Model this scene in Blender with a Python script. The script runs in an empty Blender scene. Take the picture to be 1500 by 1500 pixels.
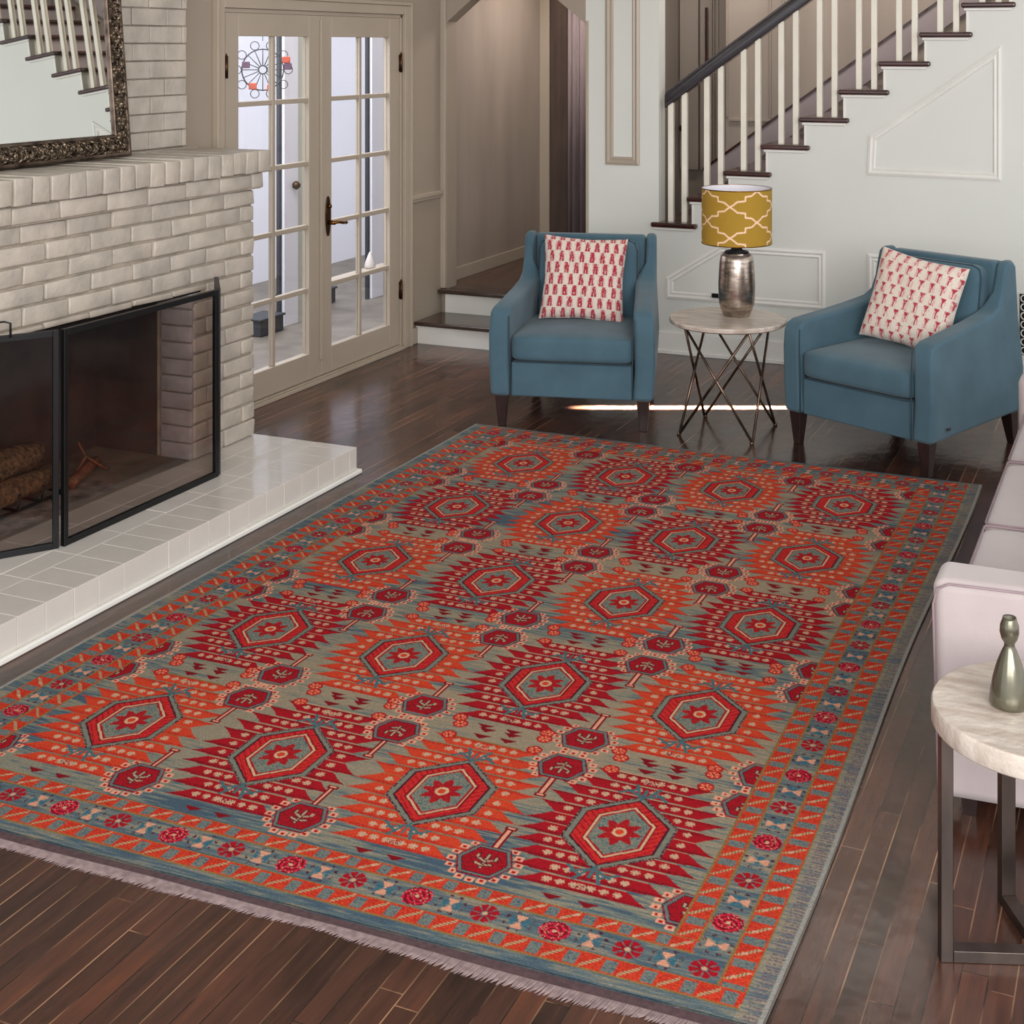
import bpy, bmesh, math, random
import numpy as np
from mathutils import Vector, Matrix
random.seed(7); rng = np.random.default_rng(7)
PI = math.pi
sc = bpy.context.scene
COL = sc.collection

# ------------------------------------------------------------------ camera, world, lights, exposure
F = 2057.0
YAW = math.atan(900.0 / F)
cam_d = bpy.data.cameras.new('camera'); cam = bpy.data.objects.new('camera', cam_d); COL.objects.link(cam)
cam.location = (0, 0, 1.85); cam.rotation_euler = (PI / 2, 0, YAW)
cam_d.sensor_width = 36; cam_d.lens = F / 1500 * 36
cam_d.shift_x = -50 / 1500; cam_d.shift_y = -684 / 1500
cam_d.clip_start = 0.05
sc.camera = cam
sc.view_settings.view_transform = 'Standard'; sc.view_settings.look = 'None'
sc.view_settings.gamma = 1; sc.view_settings.exposure = 0.62
w = bpy.data.worlds.new('daylight'); sc.world = w; w.use_nodes = True
w.node_tree.nodes['Background'].inputs[0].default_value = (0.96, 0.965, 1.0, 1)
w.node_tree.nodes['Background'].inputs[1].default_value = 0.95

def area(name, loc, target, sx, sy, power, color=(1, 1, 1), spread=PI):
    l = bpy.data.lights.new(name, 'AREA'); l.shape = 'RECTANGLE'; l.size = sx; l.size_y = sy
    l.energy = power; l.color = color; l.spread = spread
    o = bpy.data.objects.new(name, l); COL.objects.link(o); o.location = loc
    d = Vector(target) - Vector(loc); o.rotation_euler = d.to_track_quat('-Z', 'Y').to_euler()
    return o
area('window_daylight_behind', (0.6, -1.6, 2.3), (-1.6, 7.5, 0.6), 4.0, 2.2, 150, (1.0, 0.98, 0.95))
area('window_daylight_right', (2.6, -1.0, 2.5), (-3.6, 4.6, 0.4), 2.6, 2.0, 120, (1.0, 0.97, 0.93))
area('hall_fill_light', (-1.9, 8.2, 3.5), (-1.9, 9.0, 1.7), 2.2, 0.3, 26, (1.0, 0.92, 0.84))  # fill light added so the hall behind the stairs is not dark
area('passage_fill_light', (-3.7, 9.0, 2.6), (-3.7, 9.0, 0), 0.3, 0.5, 11, (1.0, 0.9, 0.82))  # added fill that lifts the dim passage beyond the arch
area('porch_daylight', (-5.2, 6.4, 3.6), (-5.5, 8.6, 0.8), 1.5, 2.0, 120, (0.93, 0.95, 1.0))

# ------------------------------------------------------------------ helpers
def s2l(c):
    return tuple(((v / 255) / 12.92 if v / 255 <= 0.04045 else ((v / 255 + 0.055) / 1.055) ** 2.4) for v in c)

MATS = {}
def mat(name, rgb, rough=0.5, metal=0.0, var=0.0, vscale=8.0, vstretch=(1, 1, 1), bump=0.0, bscale=60.0, rgb2=None,
        coat=0.0, sheen=0.0, spec=0.5, voronoi=False, bdist=0.01):
    """principled material, colour varied by object-space noise between rgb and rgb2"""
    if name in MATS: return MATS[name]
    m = bpy.data.materials.new(name); m.use_nodes = True; nt = m.node_tree; N = nt.nodes; L = nt.links
    b = N['Principled BSDF']; c1 = (*s2l(rgb), 1)
    b.inputs['Base Color'].default_value = c1
    b.inputs['Roughness'].default_value = rough; b.inputs['Metallic'].default_value = metal
    b.inputs['Coat Weight'].default_value = coat; b.inputs['Sheen Weight'].default_value = sheen
    b.inputs['Specular IOR Level'].default_value = spec
    tc = N.new('ShaderNodeTexCoord')
    if rgb2 or var:
        if not rgb2: rgb2 = tuple(v * (1 - var) for v in rgb)
        mp = N.new('ShaderNodeMapping'); mp.inputs['Scale'].default_value = vstretch
        nz = N.new('ShaderNodeTexNoise'); nz.inputs['Scale'].default_value = vscale; nz.inputs['Detail'].default_value = 6
        rp = N.new('ShaderNodeValToRGB')
        rp.color_ramp.elements[0].position = 0.32; rp.color_ramp.elements[0].color = (*s2l(rgb2), 1)
        rp.color_ramp.elements[1].position = 0.66; rp.color_ramp.elements[1].color = c1
        L.new(tc.outputs['Object'], mp.inputs[0]); L.new(mp.outputs[0], nz.inputs['Vector'])
        L.new(nz.outputs['Fac'], rp.inputs[0]); L.new(rp.outputs[0], b.inputs['Base Color'])
    if bump:
        bt = N.new('ShaderNodeTexVoronoi' if voronoi else 'ShaderNodeTexNoise')
        bt.inputs['Scale'].default_value = bscale
        if not voronoi: bt.inputs['Detail'].default_value = 4
        bp = N.new('ShaderNodeBump'); bp.inputs['Strength'].default_value = bump; bp.inputs['Distance'].default_value = bdist
        L.new(tc.outputs['Object'], bt.inputs['Vector'])
        L.new(bt.outputs[0], bp.inputs['Height']); L.new(bp.outputs[0], b.inputs['Normal'])
    MATS[name] = m; return m

def attr_mat(name, rough=0.9, bump=0.3, bscale=300, sheen=0.0, grain=0.0, spec=0.3):
    """colour from the woven / printed pattern stored on the mesh, with yarn grain"""
    m = bpy.data.materials.new(name); m.use_nodes = True; nt = m.node_tree; N = nt.nodes; L = nt.links
    b = N['Principled BSDF']; b.inputs['Roughness'].default_value = rough
    b.inputs['Sheen Weight'].default_value = sheen; b.inputs['Specular IOR Level'].default_value = spec
    at = N.new('ShaderNodeAttribute'); at.attribute_name = 'pattern'
    tc = N.new('ShaderNodeTexCoord'); nz = N.new('ShaderNodeTexNoise')
    mp = N.new('ShaderNodeMapping'); mp.inputs['Scale'].default_value = (0.45, 1, 1)
    nz.inputs['Scale'].default_value = bscale; nz.inputs['Detail'].default_value = 3
    L.new(tc.outputs['Object'], mp.inputs[0]); L.new(mp.outputs[0], nz.inputs['Vector'])
    mr = N.new('ShaderNodeMapRange'); mr.inputs['From Min'].default_value = 0.3; mr.inputs['From Max'].default_value = 0.7
    mr.inputs['To Min'].default_value = 1 - grain; mr.inputs['To Max'].default_value = 1 + grain
    vm = N.new('ShaderNodeVectorMath'); vm.operation = 'SCALE'
    L.new(nz.outputs['Fac'], mr.inputs['Value']); L.new(at.outputs['Color'], vm.inputs[0]); L.new(mr.outputs[0], vm.inputs['Scale'])
    L.new(vm.outputs[0], b.inputs['Base Color'])
    bp = N.new('ShaderNodeBump'); bp.inputs['Strength'].default_value = bump; bp.inputs['Distance'].default_value = 0.004
    L.new(nz.outputs['Fac'], bp.inputs['Height']); L.new(bp.outputs[0], b.inputs['Normal'])
    return m

class MB:
    """collects shapes into one mesh"""
    def __init__(s): s.v = []; s.f = []
    def add(s, vs, fs, M=None):
        n = len(s.v)
        s.v += [tuple(M @ Vector(v)) if M else tuple(v) for v in vs]
        s.f += [tuple(i + n for i in f) for f in fs]; return s
    def box(s, x0, x1, y0, y1, z0, z1, M=None):
        v = [(x, y, z) for z in (z0, z1) for y in (y0, y1) for x in (x0, x1)]
        return s.add(v, [(0, 2, 3, 1), (4, 5, 7, 6), (0, 1, 5, 4), (2, 6, 7, 3), (0, 4, 6, 2), (1, 3, 7, 5)], M)
    def hexa(s, bot, top):
        """8 corner solid; bot and top are 4 points each, ccw from above"""
        return s.add(list(bot) + list(top), [(3, 2, 1, 0), (4, 5, 6, 7)] + [(i, (i + 1) % 4, 4 + (i + 1) % 4, 4 + i) for i in range(4)])
    def prism(s, pts, a, b, axis='y', M=None):
        """extrude polygon pts along an axis from a to b"""
        k = len(pts); put = {'x': lambda p, t: (t, p[0], p[1]), 'y': lambda p, t: (p[0], t, p[1]), 'z': lambda p, t: (p[0], p[1], t)}[axis]
        v = [put(p, a) for p in pts] + [put(p, b) for p in pts]
        return s.add(v, [tuple(range(k)), tuple(range(2 * k - 1, k - 1, -1))] + [(i, i + k, (i + 1) % k + k, (i + 1) % k) for i in range(k)], M)
    def rod(s, p, q, r, r2=None, n=10, cap=True):
        p, q = Vector(p), Vector(q); r2 = r if r2 is None else r2
        d = (q - p).normalized(); u = d.orthogonal().normalized(); t = d.cross(u)
        v = [p + (u * math.cos(2 * PI * i / n) + t * math.sin(2 * PI * i / n)) * r for i in range(n)]
        v += [q + (u * math.cos(2 * PI * i / n) + t * math.sin(2 * PI * i / n)) * r2 for i in range(n)]
        f = [(i, (i + 1) % n, n + (i + 1) % n, n + i) for i in range(n)]
        if cap: f += [tuple(range(n - 1, -1, -1)), tuple(range(n, 2 * n))]
        return s.add(v, f)
    def path(s, pts, r, n=8, closed=False):
        k = len(pts)
        P = [Vector(p) for p in pts]; v = []; f = []
        up = None
        for i in range(k):
            a = P[i - 1] if (closed or i) else P[i]; b = P[(i + 1) % k] if (closed or i < k - 1) else P[i]
            d = (b - a).normalized()
            if up is None: up = d.orthogonal().normalized()
            up = (up - d * up.dot(d)).normalized(); t = d.cross(up)
            v += [P[i] + (up * math.cos(2 * PI * j / n) + t * math.sin(2 * PI * j / n)) * r for j in range(n)]
        for i in range(k if closed else k - 1):
            o = (i + 1) % k
            f += [(i * n + j, i * n + (j + 1) % n, o * n + (j + 1) % n, o * n + j) for j in range(n)]
        if not closed: f += [tuple(range(n - 1, -1, -1)), tuple(range((k - 1) * n, k * n))]
        return s.add(v, f)
    def lathe(s, prof, n=48, c=(0, 0, 0), cap=True):
        v = []; f = []; k = len(prof)
        for r, z in prof: v += [(c[0] + r * math.cos(2 * PI * i / n), c[1] + r * math.sin(2 * PI * i / n), c[2] + z) for i in range(n)]
        for a in range(k - 1): f += [(a * n + i, a * n + (i + 1) % n, (a + 1) * n + (i + 1) % n, (a + 1) * n + i) for i in range(n)]
        if cap: f += [tuple(range(n - 1, -1, -1)), tuple(range((k - 1) * n, k * n))]
        return s.add(v, f)
    def build(s, name, m, parent=None, bevel=0.0, seg=2, smooth=False, sub=0, angle=35, hard=True):
        me = bpy.data.meshes.new(name); me.from_pydata([tuple(v) for v in s.v], [], s.f); me.validate()
        bm = bmesh.new(); bm.from_mesh(me); bmesh.ops.recalc_face_normals(bm, faces=bm.faces); bm.to_mesh(me); bm.free()
        me.materials.append(m)
        o = bpy.data.objects.new(name, me); COL.objects.link(o)
        if parent: o.parent = parent
        if bevel:
            b = o.modifiers.new('b', 'BEVEL'); b.width = bevel; b.segments = seg; b.limit_method = 'ANGLE'; b.angle_limit = math.radians(angle)
            b.harden_normals = hard
        if sub:
            d = o.modifiers.new('s', 'SUBSURF'); d.levels = sub; d.render_levels = sub
        if smooth or bevel:
            for p in me.polygons: p.use_smooth = True
        return o


def tag(o, label=None, cat=None, group=None, kind=None):
    if label: o['label'] = label
    if cat: o['category'] = cat
    if group: o['group'] = group
    if kind: o['kind'] = kind
    return o
def structure(o): o['kind'] = 'structure'; return o
def thing(name, label, cat, loc=(0, 0, 0), rz=0.0, group=None):
    o = bpy.data.objects.new(name, None); COL.objects.link(o); o.location = loc; o.rotation_euler = (0, 0, rz)
    o.empty_display_size = 0.1
    return tag(o, label, cat, group)
def copy_tree(o, parent=None):
    c = o.copy(); COL.objects.link(c)
    if parent: c.parent = parent
    for ch in [k for k in bpy.data.objects if k.parent == o]: copy_tree(ch, c)
    return c

# ------------------------------------------------------------------ materials
GREIGE = mat('greige_wall_paint', (158, 145, 130), 0.55, var=0.03, vscale=1.5, bump=0.05, bscale=25)
TRIM = mat('greige_trim_paint', (172, 159, 143), 0.4, var=0.03, vscale=3)
WHITE = mat('white_wall_paint', (213, 214, 208), 0.5, var=0.02, vscale=1.2, bump=0.04, bscale=20)
WTRIM = mat('white_trim_paint', (228, 226, 220), 0.35, var=0.03, vscale=4)
TAUPE = mat('taupe_hall_paint', (160, 147, 136), 0.55, var=0.10, vscale=1.3, vstretch=(3, 3, 0.6))
BRICK = mat('painted_brick', (188, 179, 167), 0.42, var=0.13, vscale=9, bump=0.55, bscale=38, bdist=0.006)
MORTAR = mat('painted_mortar', (164, 152, 137), 0.7, var=0.2, vscale=12, bump=0.4, bscale=60)
HEARTHM = mat('glossy_painted_hearth', (206, 200, 193), 0.25, var=0.03, vscale=5, bump=0.10, bscale=14, coat=0.3)
SOOT = mat('sooty_firebrick', (74, 62, 59), 0.9, rgb2=(50, 41, 39), vscale=6, bump=0.3, bscale=30)
SKIRTM = mat('mauve_grey_stair_paint', (158, 146, 148), 0.5, var=0.06, vscale=4)
FBF = mat('firebox_floor_brick', (136, 122, 108), 0.9, rgb2=(92, 80, 72), vscale=5, bump=0.3, bscale=30)
JAMBM = mat('grey_painted_firebox_brick', (170, 164, 166), 0.6, var=0.14, vscale=10, bump=0.4, bscale=40)
BLACK = mat('black_metal', (26, 26, 28), 0.4, 0.5, var=0.2, vscale=10)
TREAD = mat('mahogany_tread', (66, 28, 24), 0.2, rgb2=(40, 17, 15), vscale=5, vstretch=(1, 12, 1), coat=0.4)
DARKTREAD = mat('dark_walnut_step', (66, 48, 40), 0.25, rgb2=(48, 34, 28), vscale=6, vstretch=(1, 12, 1), coat=0.3)
RAILM = mat('dark_lacquered_handrail', (40, 34, 42), 0.22, rgb2=(24, 18, 22), vscale=8, vstretch=(1, 6, 6), coat=0.6)
BALU = mat('cream_baluster_paint', (232, 226, 212), 0.4, var=0.04, vscale=8)
TEAL = mat('teal_upholstery', (68, 98, 112), 0.85, rgb2=(58, 86, 100), vscale=5, bump=0.35, bscale=420, sheen=0.12, bdist=0.002)
PIPE = mat('teal_piping', (40, 64, 76), 0.8, var=0.1, vscale=20)
LEGW = mat('espresso_wood', (48, 34, 32), 0.35, var=0.3, vscale=10, vstretch=(6, 6, 1), coat=0.2)
LILAC = mat('lilac_grey_sofa_fabric', (176, 164, 164), 0.9, var=0.05, vscale=6, bump=0.3, bscale=380, sheen=0.3, bdist=0.002)
LILACP = mat('sofa_piping', (150, 130, 136), 0.85, var=0.1, vscale=20)
TRAV = mat('travertine_top', (198, 188, 178), 0.35, rgb2=(158, 142, 130), vscale=7, vstretch=(1, 5, 1), bump=0.35, bscale=45, coat=0.2)
BRONZE = mat('antique_bronze_rod', (128, 108, 94), 0.3, 0.9, rgb2=(70, 54, 46), vscale=14)
STEEL = mat('brushed_gunmetal', (112, 100, 94), 0.28, 0.9, rgb2=(66, 58, 56), vscale=5, vstretch=(1, 1, 0.3))
BRASS = mat('aged_brass', (150, 104, 48), 0.3, 1.0, rgb2=(70, 44, 22), vscale=30)
OXID = mat('dark_bronze_hinge', (84, 56, 34), 0.4, 0.8, var=0.4, vscale=30)
PEWTER = mat('green_grey_pewter_glaze', (122, 118, 100), 0.22, 0.75, rgb2=(84, 82, 70), vscale=6, coat=0.4)
GILT = mat('antique_silver_gilt_frame', (150, 132, 112), 0.36, 0.75, rgb2=(40, 30, 26), vscale=42, bump=1.0, bscale=55, voronoi=True, bdist=0.02)
GILTP = mat('smooth_silver_gilt_edge', (120, 104, 92), 0.35, 0.8, rgb2=(62, 50, 44), vscale=20)
FRINGE = mat('mauve_grey_cotton_fringe', (132, 114, 113), 0.95, rgb2=(104, 88, 88), vscale=60)
KILIM = mat('plum_brown_kilim_end', (78, 56, 58), 0.95, rgb2=(60, 42, 46), vscale=80)
LOG = mat('charred_log_bark', (120, 92, 62), 0.9, rgb2=(44, 34, 28), vscale=18, vstretch=(1, 4, 4), bump=0.8, bscale=30)
EMBER = mat('split_log_orange_wood', (140, 88, 62), 0.8, rgb2=(92, 58, 42), vscale=16, vstretch=(1, 5, 5))
ASH = mat('grey_ash', (150, 138, 132), 1.0, rgb2=(84, 74, 70), vscale=16, bump=0.9, bscale=50)
PORCHW = mat('porch_white_paint', (236, 236, 246), 0.6, var=0.03, vscale=1.0)
PORCHG = mat('porch_pale_green_post', (190, 196, 182), 0.6, var=0.05, vscale=3)
PORCHF = mat('porch_stone_floor', (124, 115, 104), 0.5, rgb2=(98, 90, 82), vscale=5)
DKGREY = mat('charcoal_box_paint', (52, 54, 58), 0.6, var=0.1, vscale=6)
SHELL = mat('pale_frosted_ornament', (214, 206, 200), 0.5, var=0.08, vscale=30)
RED = mat('red_ornament_glass', (190, 70, 40), 0.3, var=0.2, vscale=20)
PLUM = mat('plum_ornament_glass', (90, 56, 84), 0.3, var=0.2, vscale=20)
DKBROWN = mat('dark_brown_passage_door', (84, 68, 60), 0.5, rgb2=(66, 52, 46), vscale=3, vstretch=(6, 6, 1))
CURT = mat('mauve_grey_curtain', (142, 128, 130), 0.85, var=0.08, vscale=8, vstretch=(6, 6, 1))
HALLW = mat('hall_landing_boards', (96, 74, 62), 0.35, rgb2=(74, 56, 46), vscale=3, vstretch=(10, 1, 1))

def mirror_mat():
    m = bpy.data.materials.new('silvered_mirror_glass'); m.use_nodes = True; N = m.node_tree.nodes; L = m.node_tree.links
    b = N['Principled BSDF']; b.inputs['Metallic'].default_value = 1; b.inputs['Roughness'].default_value = 0.012
    nz = N.new('ShaderNodeTexNoise'); nz.inputs['Scale'].default_value = 2
    r = N.new('ShaderNodeValToRGB'); r.color_ramp.elements[0].color = (0.80, 0.84, 0.82, 1); r.color_ramp.elements[1].color = (0.86, 0.89, 0.87, 1)
    L.new(nz.outputs['Fac'], r.inputs[0]); L.new(r.outputs[0], b.inputs['Base Color']); return m
def glass_mat(name, tint, refl=0.08, rough=0.02):
    m = bpy.data.materials.new(name); m.use_nodes = True; N = m.node_tree.nodes; L = m.node_tree.links; N.remove(N['Principled BSDF'])
    t = N.new('ShaderNodeBsdfTransparent'); t.inputs[0].default_value = (*tint, 1)
    g = N.new('ShaderNodeBsdfGlossy'); g.inputs['Roughness'].default_value = rough
    fr = N.new('ShaderNodeFresnel'); fr.inputs[0].default_value = 1.45
    nz = N.new('ShaderNodeTexNoise'); nz.inputs['Scale'].default_value = 1.5
    bp = N.new('ShaderNodeBump'); bp.inputs['Strength'].default_value = 0.02
    L.new(nz.outputs['Fac'], bp.inputs['Height']); L.new(bp.outputs[0], g.inputs['Normal'])
    ge = N.new('ShaderNodeNewGeometry'); sb = N.new('ShaderNodeMath'); sb.operation = 'SUBTRACT'; sb.inputs[0].default_value = 1; L.new(ge.outputs['Backfacing'], sb.inputs[1])
    mu = N.new('ShaderNodeMath'); mu.operation = 'MULTIPLY'; L.new(fr.outputs[0], mu.inputs[0]); L.new(sb.outputs[0], mu.inputs[1])
    mx = N.new('ShaderNodeMixShader'); L.new(mu.outputs[0], mx.inputs[0]); L.new(t.outputs[0], mx.inputs[1]); L.new(g.outputs[0], mx.inputs[2])
    L.new(mx.outputs[0], N['Material Output'].inputs[0]); return m
MIRROR = mirror_mat()
PANE = glass_mat('clear_window_glass', (0.95, 0.96, 0.97))
SMOKE = glass_mat('smoked_screen_glass', (0.80, 0.76, 0.74), rough=0.06)

def mercury_mat():
    m = bpy.data.materials.new('mercury_glass'); m.use_nodes = True; N = m.node_tree.nodes; L = m.node_tree.links; b = N['Principled BSDF']
    b.inputs['Metallic'].default_value = 0.95
    tc = N.new('ShaderNodeTexCoord'); mp = N.new('ShaderNodeMapping'); mp.inputs['Scale'].default_value = (1, 1, 4)
    nz = N.new('ShaderNodeTexNoise'); nz.inputs['Scale'].default_value = 14; nz.inputs['Detail'].default_value = 8; nz.inputs['Roughness'].default_value = 0.7
    L.new(tc.outputs['Object'], mp.inputs[0]); L.new(mp.outputs[0], nz.inputs['Vector'])
    r = N.new('ShaderNodeValToRGB'); e = r.color_ramp.elements
    e[0].position = 0.3; e[0].color = (*s2l((96, 82, 76)), 1); e[1].position = 0.65; e[1].color = (*s2l((206, 192, 178)), 1)
    L.new(nz.outputs['Fac'], r.inputs[0]); L.new(r.outputs[0], b.inputs['Base Color'])
    r2 = N.new('ShaderNodeMapRange'); r2.inputs['To Min'].default_value = 0.34; r2.inputs['To Max'].default_value = 0.12
    L.new(nz.outputs['Fac'], r2.inputs['Value']); L.new(r2.outputs[0], b.inputs['Roughness'])
    return m
MERC = mercury_mat()

def floor_mat():
    m = bpy.data.materials.new('dark_oak_strip_floor'); m.use_nodes = True; nt = m.node_tree; N = nt.nodes; L = nt.links; b = N['Principled BSDF']
    def mth(op, a, c=None, d=None):
        n = N.new('ShaderNodeMath'); n.operation = op
        for i, v in enumerate((a, c, d)):
            if v is None: continue
            if isinstance(v, (int, float)): n.inputs[i].default_value = v
            else: L.new(v, n.inputs[i])
        return n.outputs[0]
    tc = N.new('ShaderNodeTexCoord'); sp = N.new('ShaderNodeSeparateXYZ'); L.new(tc.outputs['Object'], sp.inputs[0])
    X, Y = sp.outputs['X'], sp.outputs['Y']
    W = 0.052
    px = mth('DIVIDE', X, W); idx = mth('FLOOR', px); fx = mth('SUBTRACT', px, idx)
    wn = N.new('ShaderNodeTexWhiteNoise'); wn.noise_dimensions = '1D'; L.new(idx, wn.inputs['W'])
    py = mth('ADD', mth('DIVIDE', Y, 0.85), mth('MULTIPLY', wn.outputs['Value'], 7.0)); idy = mth('FLOOR', py); fy = mth('SUBTRACT', py, idy)
    cb = N.new('ShaderNodeCombineXYZ'); L.new(idx, cb.inputs[0]); L.new(idy, cb.inputs[1])
    w2 = N.new('ShaderNodeTexWhiteNoise'); w2.noise_dimensions = '2D'; L.new(cb.outputs[0], w2.inputs['Vector'])
    # grain
    mp = N.new('ShaderNodeMapping'); mp.inputs['Scale'].default_value = (26, 2.2, 1)
    ad = N.new('ShaderNodeVectorMath'); ad.operation = 'ADD'; L.new(tc.outputs['Object'], ad.inputs[0]); L.new(w2.outputs['Color'], ad.inputs[1])
    L.new(ad.outputs[0], mp.inputs[0])
    nz = N.new('ShaderNodeTexNoise'); nz.inputs['Scale'].default_value = 1.6; nz.inputs['Detail'].default_value = 7; nz.inputs['Roughness'].default_value = 0.62
    L.new(mp.outputs[0], nz.inputs['Vector'])
    big = N.new('ShaderNodeTexNoise'); big.inputs['Scale'].default_value = 2.3; big.inputs['Detail'].default_value = 3; L.new(tc.outputs['Object'], big.inputs['Vector'])
    v = mth('ADD', mth('MULTIPLY', nz.outputs['Fac'], 0.62), mth('ADD', mth('MULTIPLY', w2.outputs['Value'], 0.26), mth('MULTIPLY', mth('SUBTRACT', big.outputs['Fac'], 0.5), 0.5)))
    r = N.new('ShaderNodeValToRGB'); cr = r.color_ramp
    cr.elements[0].position = 0.22; cr.elements[0].color = (*s2l((38, 24, 20)), 1)
    cr.elements[1].position = 0.80; cr.elements[1].color = (*s2l((128, 68, 38)), 1)
    for p, c in ((0.38, (60, 38, 30)), (0.52, (74, 46, 36)), (0.66, (90, 53, 38))):
        e = cr.elements.new(p); e.color = (*s2l(c), 1)
    L.new(v, r.inputs[0])
    # gaps between strips: pale filler worn in some, dark in others
    edge = mth('MINIMUM', fx, mth('SUBTRACT', 1.0, fx)); gap = mth('LESS_THAN', edge, 0.028)
    ey = mth('MINIMUM', fy, mth('SUBTRACT', 1.0, fy)); gapy = mth('LESS_THAN', ey, 0.0016)
    g = mth('MAXIMUM', gap, gapy)
    gn = N.new('ShaderNodeTexNoise'); gn.inputs['Scale'].default_value = 1.0; gn.inputs['Detail'].default_value = 4
    mp2 = N.new('ShaderNodeMapping'); mp2.inputs['Scale'].default_value = (9, 2.0, 1); L.new(tc.outputs['Object'], mp2.inputs[0]); L.new(mp2.outputs[0], gn.inputs['Vector'])
    gr = N.new('ShaderNodeValToRGB'); gr.color_ramp.elements[0].position = 0.45; gr.color_ramp.elements[0].color = (*s2l((34, 24, 20)), 1)
    gr.color_ramp.elements[1].position = 0.66; gr.color_ramp.elements[1].color = (*s2l((160, 122, 92)), 1)
    L.new(gn.outputs['Fac'], gr.inputs[0])
    mx = N.new('ShaderNodeMix'); mx.data_type = 'RGBA'; L.new(g, mx.inputs['Factor']); L.new(r.outputs[0], mx.inputs['A']); L.new(gr.outputs[0], mx.inputs['B'])
    L.new(mx.outputs['Result'], b.inputs['Base Color'])
    rr = N.new('ShaderNodeMapRange'); rr.inputs['To Min'].default_value = 0.10; rr.inputs['To Max'].default_value = 0.30
    L.new(big.outputs['Fac'], rr.inputs['Value']); L.new(rr.outputs[0], b.inputs['Roughness'])
    b.inputs['Specular IOR Level'].default_value = 0.5
    # hand-scraped waviness + gaps
    wv = N.new('ShaderNodeTexNoise'); wv.inputs['Scale'].default_value = 9; wv.inputs['Detail'].default_value = 2
    mp3 = N.new('ShaderNodeMapping'); mp3.inputs['Scale'].default_value = (1.6, 1.0, 1); L.new(tc.outputs['Object'], mp3.inputs[0]); L.new(mp3.outputs[0], wv.inputs['Vector'])
    h = mth('SUBTRACT', mth('ADD', mth('MULTIPLY', wv.outputs['Fac'], 0.8), mth('MULTIPLY', nz.outputs['Fac'], 0.12)), mth('MULTIPLY', g, 0.35))
    bp = N.new('ShaderNodeBump'); bp.inputs['Strength'].default_value = 0.35; bp.inputs['Distance'].default_value = 0.006
    L.new(h, bp.inputs['Height']); L.new(bp.outputs[0], b.inputs['Normal'])
    return m
FLOORM = floor_mat()

# ------------------------------------------------------------------ room shell
XW = -4.24          # wall with the french doors
YB = 8.02           # wall under the stairs
structure(MB().box(-4.30, 3.2, -2.0, 9.9, -0.10, 0.0).build('floor', FLOORM))
structure(MB().box(-4.36, 3.2, 0.5, 9.9, 4.0, 4.1).build('ceiling', WHITE))
# left wall pieces (one mesh): behind the chimney, over the doors, and beyond them
D0, D1, DT = 5.70, 7.50, 2.035
wl = MB()
wl.box(XW - 0.12, XW, -0.5, D0, 0, 4.0); wl.box(XW - 0.12, XW, D0, D1, DT, 4.0); wl.box(XW - 0.12, XW, D1, YB + 0.12, 0, 4.0)
structure(wl.build('wall_left', GREIGE))
# back wall with the arched passage opening (chamfered head)
A0, A1, AZ, AT = -4.204, -3.243, 2.0, 2.14
wb = MB()
wb.box(XW, A0, YB, YB + 0.13, 0.0, AT + .01)
wb.prism([(XW, AT), (A0, AT), (A0, AZ), (A0 + 0.172, AT), (A1 - 0.2, AT), (A1, AZ - .02), (A1, AT), (A1, 4.0), (XW, 4.0)], YB, YB + 0.13)
structure(wb.build('wall_passage', GREIGE))
# stair wall with its stepped top
TX0, TZ0, RUN, RISE, NT = -2.812, 0.785, 0.2256, 0.1625, 15
SX0 = -2.769
pts = [(A1, 0.0), (3.1, 0.0), (3.1, 4.0), (TX0 + RUN * NT + 0.03, 4.0)]
for i in range(NT - 1, -1, -1):
    zt = TZ0 + RISE * i - 0.032
    pts += [(TX0 + RUN * (i + 1) + 0.028, zt), (TX0 + RUN * i + 0.028, zt)]
    if i: pass
# start of the full height piece left of the first tread
pts += [(TX0 + 0.028, TZ0 - 0.032)]
pts = pts[:-1]
pts += [(SX0, TZ0 - 0.032), (SX0, 4.0), (A1, 4.0)]
# order the stepped points properly (descending staircase)
poly = [(A1, 0.0), (3.1, 0.0), (3.1, 4.0), (TX0 + RUN * NT + 0.028, 4.0)]
for i in range(NT - 1, -1, -1):
    zt = TZ0 + RISE * i - 0.032
    poly += [(TX0 + RUN * (i + 1) + 0.028, zt)]
    if i > 0: poly += [(TX0 + RUN * i + 0.028, zt)]
poly += [(SX0, TZ0 - 0.032), (SX0, 4.0), (A1, 4.0)]
sw = MB(); sw.prism(poly, YB, YB + 0.12)
structure(sw.build('wall_stairs', WHITE))
structure(MB().box(-4.36, 3.1, 9.75, 9.87, 0, 4.0).box(-3.24, -3.20, 8.15, 9.75, 0.0, 4.0).build('wall_hall', TAUPE))
structure(MB().box(-4.36, -4.30, YB + 0.12, 9.75, 0, 4.0).build('wall_passage_left', TAUPE))
structure(MB().box(-4.36, -3.2, 8.13, 9.75, 2.95, 3.0).build('ceiling_passage', TAUPE))

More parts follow.
